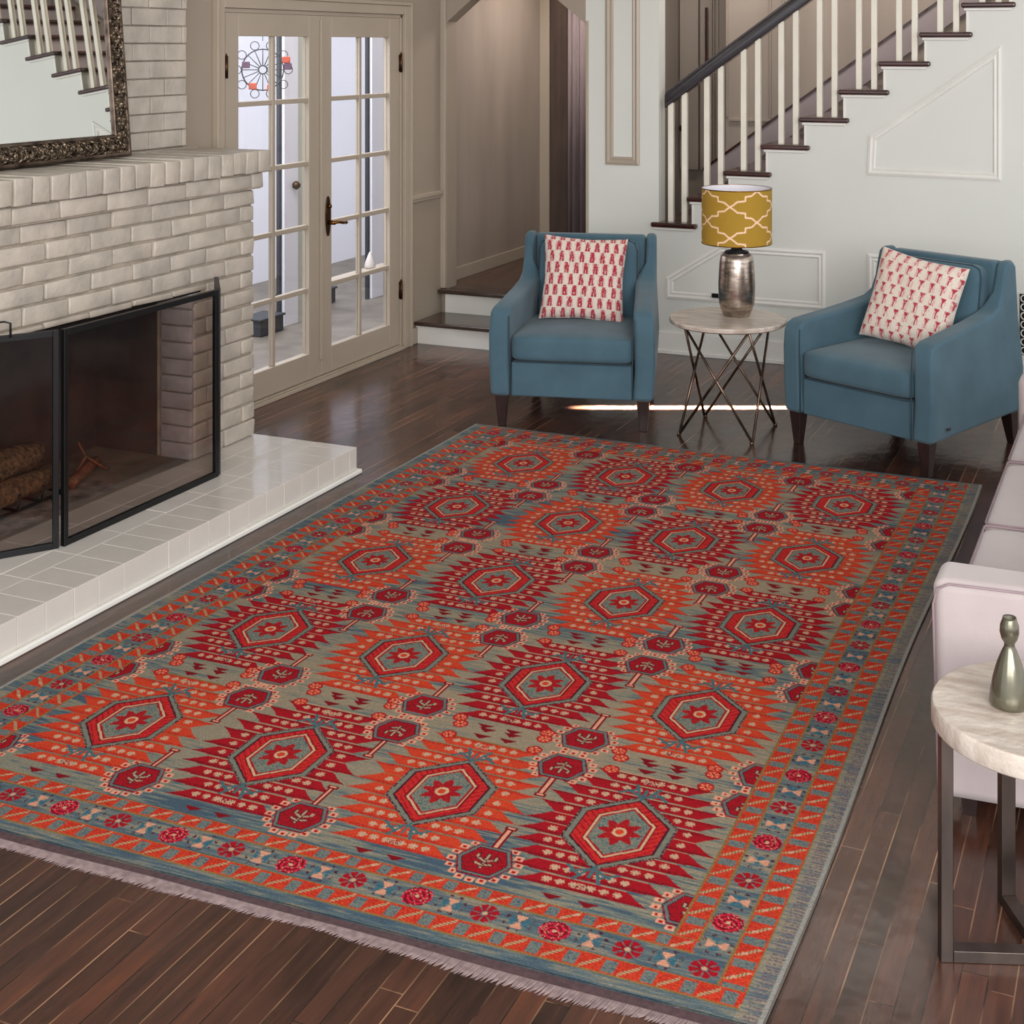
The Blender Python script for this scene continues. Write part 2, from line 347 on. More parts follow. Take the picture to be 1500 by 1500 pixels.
# ------------------------------------------------------------------ trim on the walls
def panel_frame(pts, wdt, y, dep, name, m):
    """raised picture-frame moulding: closed polygon ring in the XZ plane on a wall at y facing -Y"""
    mb = MB(); k = len(pts); P = [Vector((p[0], p[1])) for p in pts]
    ar = sum(P[i].x * P[(i + 1) % k].y - P[(i + 1) % k].x * P[i].y for i in range(k)); sg = 1 if ar > 0 else -1
    def inset(d):
        out = []
        for i in range(k):
            a = (P[i] - P[i - 1]).normalized(); b = (P[(i + 1) % k] - P[i]).normalized()
            na = Vector((-a.y, a.x)) * sg; nb = Vector((-b.y, b.x)) * sg
            t = (na + nb); t = t / max(0.2, (1 + na.dot(nb))); out.append(P[i] + t * d)
        return out
    rings = [(0, 0), (0, dep * 0.6), (wdt * 0.3, dep), (wdt * 0.55, dep * 0.45), (wdt * 0.8, dep * 0.7), (wdt, 0)]
    vs = []
    for d, h in rings: vs += [(p.x, y - h, p.y) for p in inset(d)]
    fs = [(r * k + i, r * k + (i + 1) % k, (r + 1) * k + (i + 1) % k, (r + 1) * k + i) for r in range(len(rings) - 1) for i in range(k)]
    fs += [((len(rings) - 1) * k + i, (len(rings) - 1) * k + (i + 1) % k, (i + 1) % k, i) for i in range(k)]
    mb.add(vs, fs); return structure(mb.build(name, m))
panel_frame([(-1.524, 1.115), (-0.796, 1.108), (-0.796, 1.85), (-1.513, 1.336)], 0.045, YB, 0.014, 'trim_1', WTRIM)
panel_frame([(-2.72, 0.33), (-1.76, 0.33), (-1.76, 0.668), (-2.385, 0.668), (-2.72, 0.455)], 0.045, YB, 0.014, 'trim_2', WTRIM)
panel_frame([(-1.52, 0.33), (-0.76, 0.33), (-0.76, 0.668), (-1.52, 0.668)], 0.045, YB, 0.014, 'trim_3', WTRIM)
panel_frame([(-3.11, 1.12), (-2.89, 1.12), (-2.89, 2.9), (-3.11, 2.9)], 0.05, YB, 0.016, 'trim_4', TRIM)
structure(MB().box(A1 + .08, 3.0, YB - 0.016, YB, 0, 0.13).box(A1 + .08, 3.0, YB - 0.024, YB, 0, 0.022).build('baseboard_back', WTRIM, bevel=0.003))
# passage jamb casing / corner column
cl = MB()
cl.box(XW, XW + 0.036, YB - 0.03, YB, 0.29, 3.9)
cl.box(A1, A1 + 0.02, YB - 0.004, YB + 0.13, 0, AZ)
structure(cl.build('trim_5', TRIM, bevel=0.004))
structure(MB().box(XW, XW + 0.03, D1 + 0.075, YB - 0.03, 0.895, 0.922).box(XW, XW + 0.018, D1 + 0.075, YB - 0.03, 0.875, 0.895).build('trim_6', TRIM, bevel=0.004))
structure(MB().box(XW, XW + 0.02, D1 + 0.07, 7.66, 0, 0.10).build('baseboard_left', TRIM, bevel=0.004))
# door surround
dc = MB()
dc.box(XW, XW + 0.022, D0 - 0.055, D0, 0, DT + 0.055); dc.box(XW, XW + 0.022, D1, D1 + 0.06, 0, DT + 0.055)
dc.box(XW, XW + 0.022, D0, D1, DT, DT + 0.055)
dc.box(XW, XW + 0.034, D0 - 0.075, D0 - 0.055, 0, DT + 0.075); dc.box(XW, XW + 0.034, D1 + 0.06, D1 + 0.075, 0, DT + 0.075)
dc.box(XW, XW + 0.034, D0 - 0.055, D1 + 0.06, DT + 0.055, DT + 0.075)
dc.box(XW - 0.12, XW, D0, D0 + 0.022, 0, DT); dc.box(XW - 0.12, XW, D1 - 0.022, D1, 0, DT); dc.box(XW - 0.12, XW, D0, D1, DT - 0.022, DT)
structure(dc.build('trim_7', TRIM, bevel=0.003))
structure(MB().box(XW - 0.12, XW + 0.03, D0 + .022, D1 - .022, 0, 0.018).box(XW - 0.02, XW + 0.012, D0 + .022, D1 - .022, 0.018, 0.026).build('trim_8', TRIM, bevel=0.003))
# panels above the doors
tp = MB()
for a, b in ((5.66, 6.44), (6.60, 7.52)):
    tp.box(XW, XW + 0.014, a, b, 2.15, 2.18); tp.box(XW, XW + 0.014, a, b, 2.9, 2.93)
    tp.box(XW, XW + 0.014, a, a + 0.03, 2.18, 2.9); tp.box(XW, XW + 0.014, b - 0.03, b, 2.18, 2.9)
structure(tp.build('trim_9', TRIM, bevel=0.003))
# hall trim seen between the balusters
ht = MB()
ht.box(-2.66, -1.2, 9.725, 9.75, 1.36, 1.385)
for x in (-2.96, -2.93, -2.60, -2.45, -2.10, -1.70, -1.30): ht.box(x, x + 0.022, 9.735, 9.75, 0.9, 3.6)
structure(ht.build('trim_10', TAUPE, bevel=0.003))

# ------------------------------------------------------------------ french doors
def french_leaf(y0, y1, num, hinge_y, sgn):
    root = bpy.data.objects.new('door_%d' % num, None); COL.objects.link(root); structure(root)
    root.location = (XW, y0, 0)
    W = y1 - y0; z0, z1 = 0.03, 2.0125; g0, g1 = 0.17, 1.895
    a, b = 0.105, W - 0.115
    f = MB(); X0, X1 = -0.045, 0.0
    f.box(X0, X1, 0, a, z0, z1); f.box(X0, X1, b, W, z0, z1); f.box(X0, X1, a, b, z0, g0); f.box(X0, X1, a, b, g1, z1)
    f.build('door_frame', TRIM, root, bevel=0.003)
    mm = MB(); c = (a + b) / 2; mm.box(-0.036, -0.008, c - 0.013, c + 0.013, g0, g1)
    for k in range(1, 5):
        z = g0 + (g1 - g0) * k / 5; mm.box(-0.036, -0.008, a, c - 0.013, z - 0.013, z + 0.013); mm.box(-0.036, -0.008, c + 0.013, b, z - 0.013, z + 0.013)
    mm.build('muntin_grid', TRIM, root, bevel=0.004)
    for k in range(5):
        for (p, q) in ((a, c - 0.013), (c + 0.013, b)):
            zz0 = g0 + (g1 - g0) * k / 5 + (0.013 if k else 0); zz1 = g0 + (g1 - g0) * (k + 1) / 5 - (0.013 if k < 4 else 0)
            MB().box(-0.024, -0.020, p, q, zz0, zz1).build('pane', PANE, root)
    for z in (0.36, 1.74):
        h = MB(); hy = hinge_y - y0
        h.rod((0.008, hy, z - 0.055), (0.008, hy, z + 0.055), 0.009); h.box(-0.002, 0.003, hy - 0.016, hy + 0.016, z - 0.05, z + 0.05)
        h.rod((0.008, hy, z + 0.055), (0.008, hy, z + 0.068), 0.006, 0.002)
        h.build('hinge', OXID, root, smooth=True)
    return root
ROOT1 = french_leaf(5.735, 6.592, 1, 5.728, 1)
r2 = french_leaf(6.598, 7.465, 2, 7.472, -1)
# handle set on the right leaf
hy = 6.66 - 6.598
pl = MB(); out = []
for i in range(24):
    t = 2 * PI * i / 24; out.append((hy + 0.024 * math.cos(t), 0.90 + (0.112 if True else 0) * math.sin(t) * (0.86 + 0.14 * abs(math.sin(t)))))
pl.prism(out, 0.0, 0.008, 'x')
po = pl.build('door_handle', OXID, r2, bevel=0.002)
lv = MB(); lv.rod((0.006, hy, 0.865), (0.05, hy, 0.865), 0.012); lv.path([(0.05, hy - 0.008, 0.866), (0.054, hy + 0.03, 0.867), (0.052, hy + 0.075, 0.858), (0.048, hy + 0.115, 0.854)], 0.009)
lv.lathe([(0.001, -0.012), (0.013, 0), (0.001, 0.012)], 12, (0.048, hy + 0.118, 0.854))
lv.rod((0.006, hy, 0.955), (0.022, hy, 0.955), 0.012)
lv.build('lever', BRASS, po, smooth=True)
as_ = MB(); as_.box(0.0, 0.012, -0.02, 0.012, 0.12, 1.99); as_.build('astragal', TRIM, r2, bevel=0.003)
# small pale ornament standing on a glazing bar of the right leaf
orn = MB(); orn.lathe([(0.0, 0), (0.03, 0.002), (0.034, 0.012), (0.028, 0.04), (0.018, 0.065), (0.008, 0.09), (0.003, 0.098), (0.0, 0.10)], 20)
oo = orn.build('glass_ornament', SHELL, smooth=True); oo.location = (XW - 0.075, 7.245, 0.52)
# the ledge of the storm door just outside carries it
tag(oo, 'small pale cone shaped ornament behind the right glass door', 'ornament')
lg = MB(); lg.box(-4.355, XW - 0.05, 6.62, 7.45, 0.495, 0.52); structure(lg.build('trim_11', TRIM, bevel=0.003))

# ------------------------------------------------------------------ porch seen through the doors
structure(MB().box(-9.0, -4.37, 4.5, 13.0, -0.12, -0.02).build('floor_porch', PORCHF))
structure(MB().box(-6.6, -6.5, 4.5, 13.0, -0.02, 3.6).box(-6.5, -4.5, 12.9, 13.0, -0.02, 3.6).build('wall_porch', PORCHW))
for (a, b, cc_, nm) in ((7.80, 8.09, -5.35, 1), (8.93, 9.22, -5.35, 2)):
    p = thing('porch_post', 'white porch post with a dark edge behind the %s glass door' % ('left' if nm == 1 else 'right'), 'post', (cc_, (a + b) / 2, -0.02), 0, None)
    h = (b - a) / 2
    MB().box(-0.03, 0.03, -h + 0.03, h * 0.35, 0, 3.4).build('post_shaft', PORCHW, p, bevel=0.004)
    MB().box(-0.012, 0.012, -h, -h + 0.028, 0, 3.4).build('dark_edge', DKGREY, p)
    MB().box(-0.025, 0.025, h * 0.35 + .001, h * 0.75, 0, 3.4).build('green_strip', PORCHG, p)
    if nm == 1:
        kb = MB(); kb.lathe([(0.001, -0.03), (0.028, -0.012), (0.03, 0.01), (0.012, 0.026), (0.001, 0.03)], 16, (0.048, 0.0, 0.93)); kb.build('knob', OXID, p, smooth=True)
bx = thing('planter_box', 'charcoal box on the porch floor behind the left glass door', 'box', (-5.35, 7.62, -0.02))
MB().box(-0.08, 0.08, -0.13, 0.13, 0, 0.10).build('body', DKGREY, bx, bevel=0.006); MB().box(-0.09, 0.09, -0.14, 0.14, 0.10, 0.115).build('rim', DKGREY, bx, bevel=0.004)
bb = thing('storage_crate', 'dark crate on the porch floor behind the right glass door', 'crate', (-5.6, 8.55, -0.02))
MB().box(-0.1, 0.1, -0.26, 0.2, 0, 0.10).build('body', DKGREY, bb, bevel=0.006); MB().box(-0.11, 0.11, -0.27, 0.21, 0.10, 0.115).build('lid', DKGREY, bb, bevel=0.004)
# wire wheel ornament hanging on the porch
wo = thing('wire_wheel_ornament', 'round black wire wheel ornament with red and plum glass seen through the left door', 'ornament', (-5.0, 7.13, 1.70), -math.radians(54))
ring = MB()
R = 0.125
for rr in (R, R * 0.2): ring.path([(0, rr * math.cos(2 * PI * i / 32), rr * math.sin(2 * PI * i / 32)) for i in range(32)], 0.004, 6, closed=True)
for i in range(16):
    t = 2 * PI * i / 16; ring.rod((0, R * 0.2 * math.cos(t), R * 0.2 * math.sin(t)), (0, R * math.cos(t), R * math.sin(t)), 0.0028, n=6)
for i in range(10):
    t = 2 * PI * i / 10; ring.path([(0, (R + 0.028) * math.cos(t) + 0.026 * math.cos(u), (R + 0.028) * math.sin(t) + 0.026 * math.sin(u)) for u in [2 * PI * j / 12 for j in range(12)]], 0.0028, 5, closed=True)
ring.path([(0, 0, R + 0.05), (0, 0.0, 1.9)], 0.002, 5)
ring.build('wire_frame', DKGREY, wo, smooth=True)
for (dy, dz, m_) in ((-0.1, 0.03, PLUM), (-0.06, -0.10, RED), (0.05, -0.11, RED), (0.15, 0.02, PLUM), (0.14, 0.06, RED)):
    MB().box(-0.008, 0.008, dy - 0.024, dy + 0.024, dz - 0.02, dz + 0.02).build('coloured_glass', m_, wo, bevel=0.004)

# ------------------------------------------------------------------ brick work
def brick_wall_x(mb, x, y0, y1, z0, z1, bl, ch, dep, holes=(), phase=0.0, soldier=False, jit=0.007, gap=0.008):
    """bricks laid in a wall whose face is at +x; each brick a slightly irregular block"""
    if soldier:
        n = max(1, round((y1 - y0) / bl)); L = (y1 - y0) / n
        rows = [(z0, z1, [(y0 + L * i, y0 + L * (i + 1)) for i in range(n)])]
    else:
        nr = max(1, round((z1 - z0) / ch)); H = (z1 - z0) / nr; rows = []
        for r in range(nr):
            off = (0.5 * bl if r % 2 else 0) + phase; ys = [y0]; t = y0 - (bl - off) if off else y0
            t = y0 + off - bl
            while t < y1:
                if t > y0 + 0.03: ys.append(t + random.uniform(-0.008, 0.008))
                t += bl
            ys.append(y1); ys = [v for i, v in enumerate(ys) if i == 0 or i == len(ys) - 1 or v < y1 - 0.03]
            rows.append((z0 + H * r, z0 + H * (r + 1), list(zip(ys[:-1], ys[1:]))))
    for (a, b, cells) in rows:
        for (p, q) in cells:
            segs = [(p, q)]
            for (hy0, hy1, hz0, hz1) in holes:
                if b < hz1 + 0.02 and (a + b) / 2 > hz0:
                    ns = []
                    for (s, e) in segs:
                        if e <= hy0 or s >= hy1: ns.append((s, e)); continue
                        if s < hy0: ns.append((s, hy0))
                        if e > hy1: ns.append((hy1, e))
                    segs = ns
            for (s, e) in segs:
                aa = a
                for (hy0, hy1, hz0, hz1) in holes:
                    if a < hz1 < b and s < hy1 and e > hy0: aa = max(aa, hz1)
                if e - s < 0.02: continue
                j = lambda: random.uniform(-jit, jit)
                g = gap / 2; xx = x + random.uniform(-0.003, 0.004)
                f = [(xx + j() * .5, s + g + j() * .4, aa + g + j() * .5), (xx + j() * .5, e - g + j() * .4, aa + g + j() * .5), (xx + j() * .5, e - g + j() * .4, b - g + j() * .5), (xx + j() * .5, s + g + j() * .4, b - g + j() * .5)]
                bk = [(x - dep, v[1], v[2]) for v in f]
                mb.add(f + bk, [(0, 1, 2, 3), (7, 6, 5, 4), (0, 4, 5, 1), (1, 5, 6, 2), (2, 6, 7, 3), (3, 7, 4, 0)])
FY0, FY1, XF, XU = 3.05, 5.215, -3.70, -4.10
OY0, OY1, OZ1, HZ = 3.58, 4.785, 0.815, 0.115
fp = thing('fireplace', 'white painted brick fireplace with a mantel shelf and raised hearth on the left', 'fireplace', (XW, FY0, 0))
def L_(x, y): return x - XW, y - FY0
def rel(mb):  # shift collected world coordinates to the fireplace's frame
    mb.v = [(v[0] - XW, v[1] - FY0, v[2]) for v in mb.v]; return mb
core = MB()
core.box(XW + .002, XF - 0.012, FY0, OY0, 0.0, 1.21); core.box(XW + .002, XF - 0.012, OY1, FY1 - 0.01, 0.0, 1.21)
core.box(XW + .002, XF - 0.012, OY0, OY1, OZ1 + .004, 1.21)
core.box(XW + .002, XF + 0.02, FY0 - 0.02, FY1 + 0.02, 1.212, 1.285)
core.box(XW + .002, XU - 0.012, FY0 + .05, 5.24, 1.385, 3.98)
rel(core).build('mortar_core', MORTAR, fp)
bk = MB(); brick_wall_x(bk, XF, FY0, FY1, HZ, 1.212, 0.236, 0.0735, 0.10, holes=[(OY0, OY1, HZ - .01, OZ1)], phase=0.06)
# end face bricks of the breast (facing +Y)
for r in range(15):
    z = HZ + (1.212 - HZ) / 15 * r
    for (a, b) in (((XW + .005, XF - 0.22), (XF - 0.21, XF - 0.104)) if r % 2 else ((XW + .005, XF - 0.33), (XF - 0.32, XF - 0.104))):
        bk.box(a, b, FY1 - 0.1, FY1 + random.uniform(-0.002, 0.002), z + 0.004, z + 0.069)
        bk.box(a, b, FY0 - 0.006, FY0 + 0.1, z + 0.004, z + 0.069)
rel(bk).build('breast_brickwork', BRICK, fp, bevel=0.007, seg=3, hard=False)
cb = MB(); brick_wall_x(cb, XF + 0.028, FY0 - 0.03, FY1 + 0.03, 1.214, 1.284, 0.236, 0.07, 0.20, phase=0.02); rel(cb).build('corbel_course', BRICK, fp, bevel=0.0045, hard=False)
mt = MB(); brick_wall_x(mt, XF + 0.058, FY0 - 0.05, 5.255, 1.285, 1.388, 0.0915, 0.1, 0.40, soldier=True, gap=0.008)
mt.box(XW + .003, XF - 0.34, FY0 - 0.05, 5.25, 1.30, 1.386)
rel(mt).build('mantel_shelf', BRICK, fp, bevel=0.0045, hard=False)
ub = MB(); brick_wall_x(ub, XU, FY0 + 0.04, 5.25, 1.387, 3.97, 0.225, 0.078, 0.09, phase=0.10, jit=0.002, gap=0.005); rel(ub).build('chimney_brickwork', BRICK, fp, bevel=0.004)
# firebox: soot lining plus painted brick jamb
fb = MB(); fb.box(XW + .004, XW + 0.03, OY0, OY1, HZ, OZ1 + .003)
fb.box(XW + 0.03, XF - 0.11, OY0, OY1, OZ1 - 0.002, OZ1 + .003); fb.box(XW + .03, XF - 0.11, OY0, OY0 + .02, HZ, OZ1 - .002)
fb.box(XW + 0.03, XF - 0.19, OY1 - 0.012, OY1, HZ, OZ1 - .002); rel(MB().box(XW + .03, XF - .012, OY0 + .02, OY1 - .012, HZ - .01, HZ + .004)).build('firebox_floor', FBF, fp)
rel(fb).build('firebox_lining', SOOT, fp)
jb = MB()
for r in range(10):
    z = HZ + 0.07 * r; jb.box(XF - 0.16, XF - 0.005, OY1 - 0.016, OY1 + 0.03, z + 0.003, z + 0.067)
rel(jb).build('firebox_jamb', JAMBM, fp, bevel=0.004, hard=False)
# lintel iron
rel(MB().box(XF - 0.09, XF - 0.004, OY0 - .05, OY1 + 0.05, OZ1 - 0.004, OZ1 + .002)).build('lintel_bar', BLACK, fp)
# hearth
HX, HY1 = -3.178, 5.225
hc = MB(); hc.box(XF - 0.02, HX - 0.006, FY0 - 0.25, HY1 - 0.004, 0, HZ - 0.004)
y = FY0 - 0.25; k = 0
while y < HY1 - 0.01:
    e = min(y + 0.118 + random.uniform(-0.008, 0.008), HY1); 
    if HY1 - e < 0.04: e = HY1
    hc.box(HX - 0.20, HX + random.uniform(-0.001, 0.001), y + 0.0007, e - 0.0007, 0.004, HZ); y = e; k += 1
y = FY0 - 0.25
while y < HY1 - 0.01:
    e = min(y + 0.235, HY1)
    for (a, b, o) in ((HX - 0.305, HX - 0.203, 0), (HX - 0.41, HX - 0.308, 0.1), (XF - .02, HX - 0.413, 0.05)):
        hc.box(a, b, y + 0.0007, e - 0.0007, 0.05, HZ - random.uniform(0, 0.001))
    y = e
rel(hc).build('hearth_slab', HEARTHM, fp, bevel=0.002)
sh = MB(); sh.box(HX, HX + 0.018, FY0 - 0.25, HY1 + 0.018, 0, 0.02); sh.box(XF + .05, HX, HY1, HY1 + 0.018, 0, 0.02)
rel(sh).build('hearth_moulding', WTRIM, fp, bevel=0.006, seg=3)

# screen
scn = thing('fireplace_screen', 'black framed glass fire screen of folding panels on the white hearth', 'fire screen', (-3.48, 4.651, HZ))
def screen_panel(p, q, z1, nm):
    p = Vector((p[0] + 3.48, p[1] - 4.651, 0)); q = Vector((q[0] + 3.48, q[1] - 4.651, 0)); d = (q - p); Ln = d.length
    M = Matrix.Translation(p) @ Matrix.Rotation(math.atan2(d.y, d.x), 4, 'Z')
    f = MB(); t = 0.009
    f.box(0.002, 0.022, -t, t, 0.0, z1, M); f.box(Ln - 0.022, Ln - 0.002, -t, t, 0.0, z1, M); f.box(0.022, Ln - 0.022, -t, t, 0.0, 0.022, M); f.box(0.022, Ln - 0.022, -t, t, z1 - 0.022, z1, M)
    o = f.build(nm, BLACK, scn, bevel=0.002)
    MB().box(0.022, Ln - 0.022, -0.002, 0.002, 0.022, z1 - 0.022, M).build('glass', SMOKE, o)
    return o
screen_panel((-3.48, 3.778), (-3.48, 4.651), 0.752, 'centre_panel')
screen_panel((-3.688, 3.47), (-3.484, 3.768), 0.752, 'side_panel')
screen_panel((-3.484, 4.662), (-3.672, 4.90), 0.752, 'side_panel')
hd = MB(); hd.path([(-0.06, -1.05, 0.752), (-0.06, -1.05, 0.80), (-0.075, -1.062, 0.806), (-0.13, -1.15, 0.806), (-0.145, -1.162, 0.80), (-0.145, -1.162, 0.752)], 0.004, 6)
hd.build('handle', BLACK, scn, smooth=True)
def log(p, q, r, m_, lab, cat='log'):
    mb = MB(); P, Q = Vector(p), Vector(q); n = 14; k = 9; d = (Q - P); u = d.orthogonal().normalized(); t = d.normalized().cross(u); vs = []; fs = []
    for i in range(k):
        for j in range(n):
            a = 2 * PI * j / n; rr = r * (1 + 0.12 * math.sin(3 * a + i) + random.uniform(-0.05, 0.05)) * (1 - 0.15 * abs(i / (k - 1) - 0.5))
            vs.append(P + d * (i / (k - 1)) + (u * math.cos(a) + t * math.sin(a)) * rr - P)
    for i in range(k - 1): fs += [(i * n + j, i * n + (j + 1) % n, (i + 1) * n + (j + 1) % n, (i + 1) * n + j) for j in range(n)]
    fs += [tuple(range(n - 1, -1, -1)), tuple(range((k - 1) * n, k * n))]
    mb.add(vs, fs); o = mb.build('log', m_, smooth=True); o.location = P
    return tag(o, lab, cat, 'logs in the firebox')
log((-3.95, 3.72, 0.292), (-3.93, 4.13, 0.292), 0.055, LOG, 'upper bark covered log resting on the grate')
log((-4.03, 3.68, 0.210), (-4.02, 4.20, 0.210), 0.048, LOG, 'rear lower log on the grate, darker bark')
log((-3.87, 3.70, 0.207), (-3.88, 4.12, 0.207), 0.045, LOG, 'front lower log on the grate nearest the glass')
log((-3.86, 4.24, 0.152), (-3.99, 4.52, 0.150), 0.022, EMBER, 'thin orange split branch lying on the ash')
gt = thing('fire_grate', 'black iron log grate inside the fireplace', 'grate', (-3.95, 3.92, HZ + 0.004))
g_ = MB()
for yy in (-0.24, -0.12, 0.0, 0.12, 0.24): g_.path([(-0.14, yy, 0.09), (-0.13, yy, 0.032), (0.13, yy, 0.032), (0.14, yy, 0.09)], 0.006, 6)
g_.rod((-0.11, -0.27, 0.024), (-0.11, 0.27, 0.024), 0.006); g_.rod((0.11, -0.27, 0.024), (0.11, 0.27, 0.024), 0.006)
g_.build('bars', BLACK, gt, smooth=True)
for sx in (-0.11, 0.11):
    for sy in (-0.2, 0.2): MB().rod((sx, sy, 0), (sx, sy, 0.024), 0.006).build('foot', BLACK, gt)
ah = MB(); n = 26; vs = []; fs = []
for i in range(n):
    for j in range(n):
        u, v = i / (n - 1) * 2 - 1, j / (n - 1) * 2 - 1; h = 0.014 * max(0, 1 - (u * u + v * v)) * (0.5 + random.random()); vs.append((u * 0.2, v * 0.42, h))
fs = [(i * n + j, (i + 1) * n + j, (i + 1) * n + j + 1, i * n + j + 1) for i in range(n - 1) for j in range(n - 1)]
ah.add(vs, fs); a_ = ah.build('ash_bed', ASH, smooth=True); a_.location = (-3.94, 3.98, HZ + 0.0045); tag(a_, 'grey ash spread over the firebox floor', 'ash', kind='stuff')
# dry twigs
tw = MB(); tw.path([(-3.96, 4.36, 0.13), (-3.95, 4.42, 0.20), (-3.93, 4.48, 0.15), (-3.92, 4.52, 0.125)], 0.006, 6); tw.rod((-3.95, 4.42, 0.20), (-3.97, 4.40, 0.26), 0.004)
t_ = tw.build('twig', EMBER, smooth=True); tag(t_, 'bent twig standing in the firebox ash', 'twig')

# ------------------------------------------------------------------ mirror on the mantel
mr = thing('mantel_mirror', 'large silver framed mirror leaning on the brick mantel', 'mirror', (-3.935, 4.665, 1.389))
mr.rotation_euler = (0, -math.radians(5.0), 0)
MWd, MH, FW = 1.12, 1.35, 0.105
def frame_ring(prof):
    rings = []; k = 4; vs = []; fs = []
    for d, x in prof: vs += [(x, -d, d), (x, -MWd + d, d), (x, -MWd + d, MH - d), (x, -d, MH - d)]
    m_ = len(prof)
    for r in range(m_ - 1): fs += [(r * 4 + i, r * 4 + (i + 1) % 4, (r + 1) * 4 + (i + 1) % 4, (r + 1) * 4 + i) for i in range(4)]
    fs += [((m_ - 1) * 4 + i, (m_ - 1) * 4 + (i + 1) % 4, (i + 1) % 4, i) for i in range(4)]
    return vs, fs
v_, f_ = frame_ring([(0.0, -0.022), (0.0, 0.012), (0.008, 0.018), (0.018, 0.014), (0.018, -0.022)]); MB().add(v_, f_).build('outer_moulding', GILTP, mr, bevel=0.003)
v_, f_ = frame_ring([(0.018, -0.02), (0.018, 0.012), (0.035, 0.026), (0.06, 0.024), (0.08, 0.010), (0.08, -0.02)]); MB().add(v_, f_).build('carved_frame', GILT, mr, smooth=False)
# raised scroll ornament on the frame
orn = MB()
def scroll(cy, cz, s, fl):
    pts = [(0.026 + 0.002 * math.sin(t * 3), cy + fl * s * (1 - t / 7.5) * math.cos(t), cz + s * (1 - t / 7.5) * math.sin(t)) for t in [i * 0.45 for i in range(15)]]
    orn.path(pts, 0.0032, 5)
for i in range(44):
    z = 0.05 + i * 0.0285
    if z < MH - 0.05: scroll(-0.042, z, 0.016, 1 if i % 2 else -1); scroll(-0.062, z + 0.012, 0.010, -1 if i % 2 else 1)
for i in range(36):
    yy = -0.09 - i * 0.0285
    if yy > -MWd + 0.05: scroll(yy, 0.040, 0.015, 1 if i % 2 else -1); scroll(yy - 0.012, 0.060, 0.009, -1 if i % 2 else 1)
orn.build('scroll_relief', GILT, mr, smooth=True)
v_, f_ = frame_ring([(0.080, -0.02), (0.080, 0.012), (0.088, 0.014), (0.094, 0.004), (0.094, -0.02)]); MB().add(v_, f_).build('inner_moulding', GILTP, mr, bevel=0.002)
MB().box(-0.006, 0.001, -MWd + 0.092, -0.092, 0.092, MH - 0.092).build('mirror_glass', MIRROR, mr)

# ------------------------------------------------------------------ entry steps into the passage
stp = thing('entry_steps', 'two dark wood steps with white risers leading into the passage', 'steps', (-4.24, 7.66, 0))
def st(mb): mb.v = [(v[0] + 4.24, v[1] - 7.66, v[2]) for v in mb.v]; return mb
st(MB().box(-4.236, -3.05, 7.665, 7.99, 0, 0.112)).build('riser', WTRIM, stp)
st(MB().box(-4.236, -3.02, 7.635, 7.985, 0.112, 0.138)).build('tread', DARKTREAD, stp, bevel=0.008, seg=3)
st(MB().box(-4.20, -3.245, 7.985, 8.14, 0.138, 0.262).box(-3.245, -3.05, 7.985, 8.018, 0.138, 0.262)).build('riser', WTRIM, stp)
st(MB().box(-4.236, -3.02, 7.945, 8.018, 0.262, 0.288).box(-4.20, -3.245, 8.018, 8.16, 0.262, 0.288)).build('tread', DARKTREAD, stp, bevel=0.008, seg=3)
structure(MB().box(-4.30, -3.2, 8.16, 9.75, 0.05, 0.287).build('floor_passage', HALLW))
structure(MB().box(-4.30, -4.285, 8.16, 9.70, 0.287, 0.37).build('baseboard_passage', TRIM, bevel=0.003))
structure(MB().box(-4.30, -4.22, 9.70, 9.74, 0.287, 2.4).build('trim_12', TRIM, bevel=0.004))
pdr = bpy.data.objects.new('door_3', None); COL.objects.link(pdr); pdr.location = (-4.21, 9.70, 0.287); structure(pdr)
MB().box(0, 0.16, 0.0, 0.045, 0.0, 2.2).build('door_leaf', DKBROWN, pdr, bevel=0.004)
cu = MB(); vs = []; n = 90
for i in range(n):
    x = 0.84 * i / (n - 1); y = 0.022 * math.sin(x * 95) + 0.008 * math.sin(x * 37)
    vs += [(x, y, 0.0), (x, y, 2.3)]
cu.add(vs, [(2 * i, 2 * i + 2, 2 * i + 3, 2 * i + 1) for i in range(n - 1)])
co = cu.build('curtain', CURT, smooth=True); co.location = (-4.05, 9.66, 0.31); so = co.modifiers.new('t', 'SOLIDIFY'); so.thickness = 0.004
tag(co, 'mauve grey pleated curtain at the end of the passage', 'curtain')

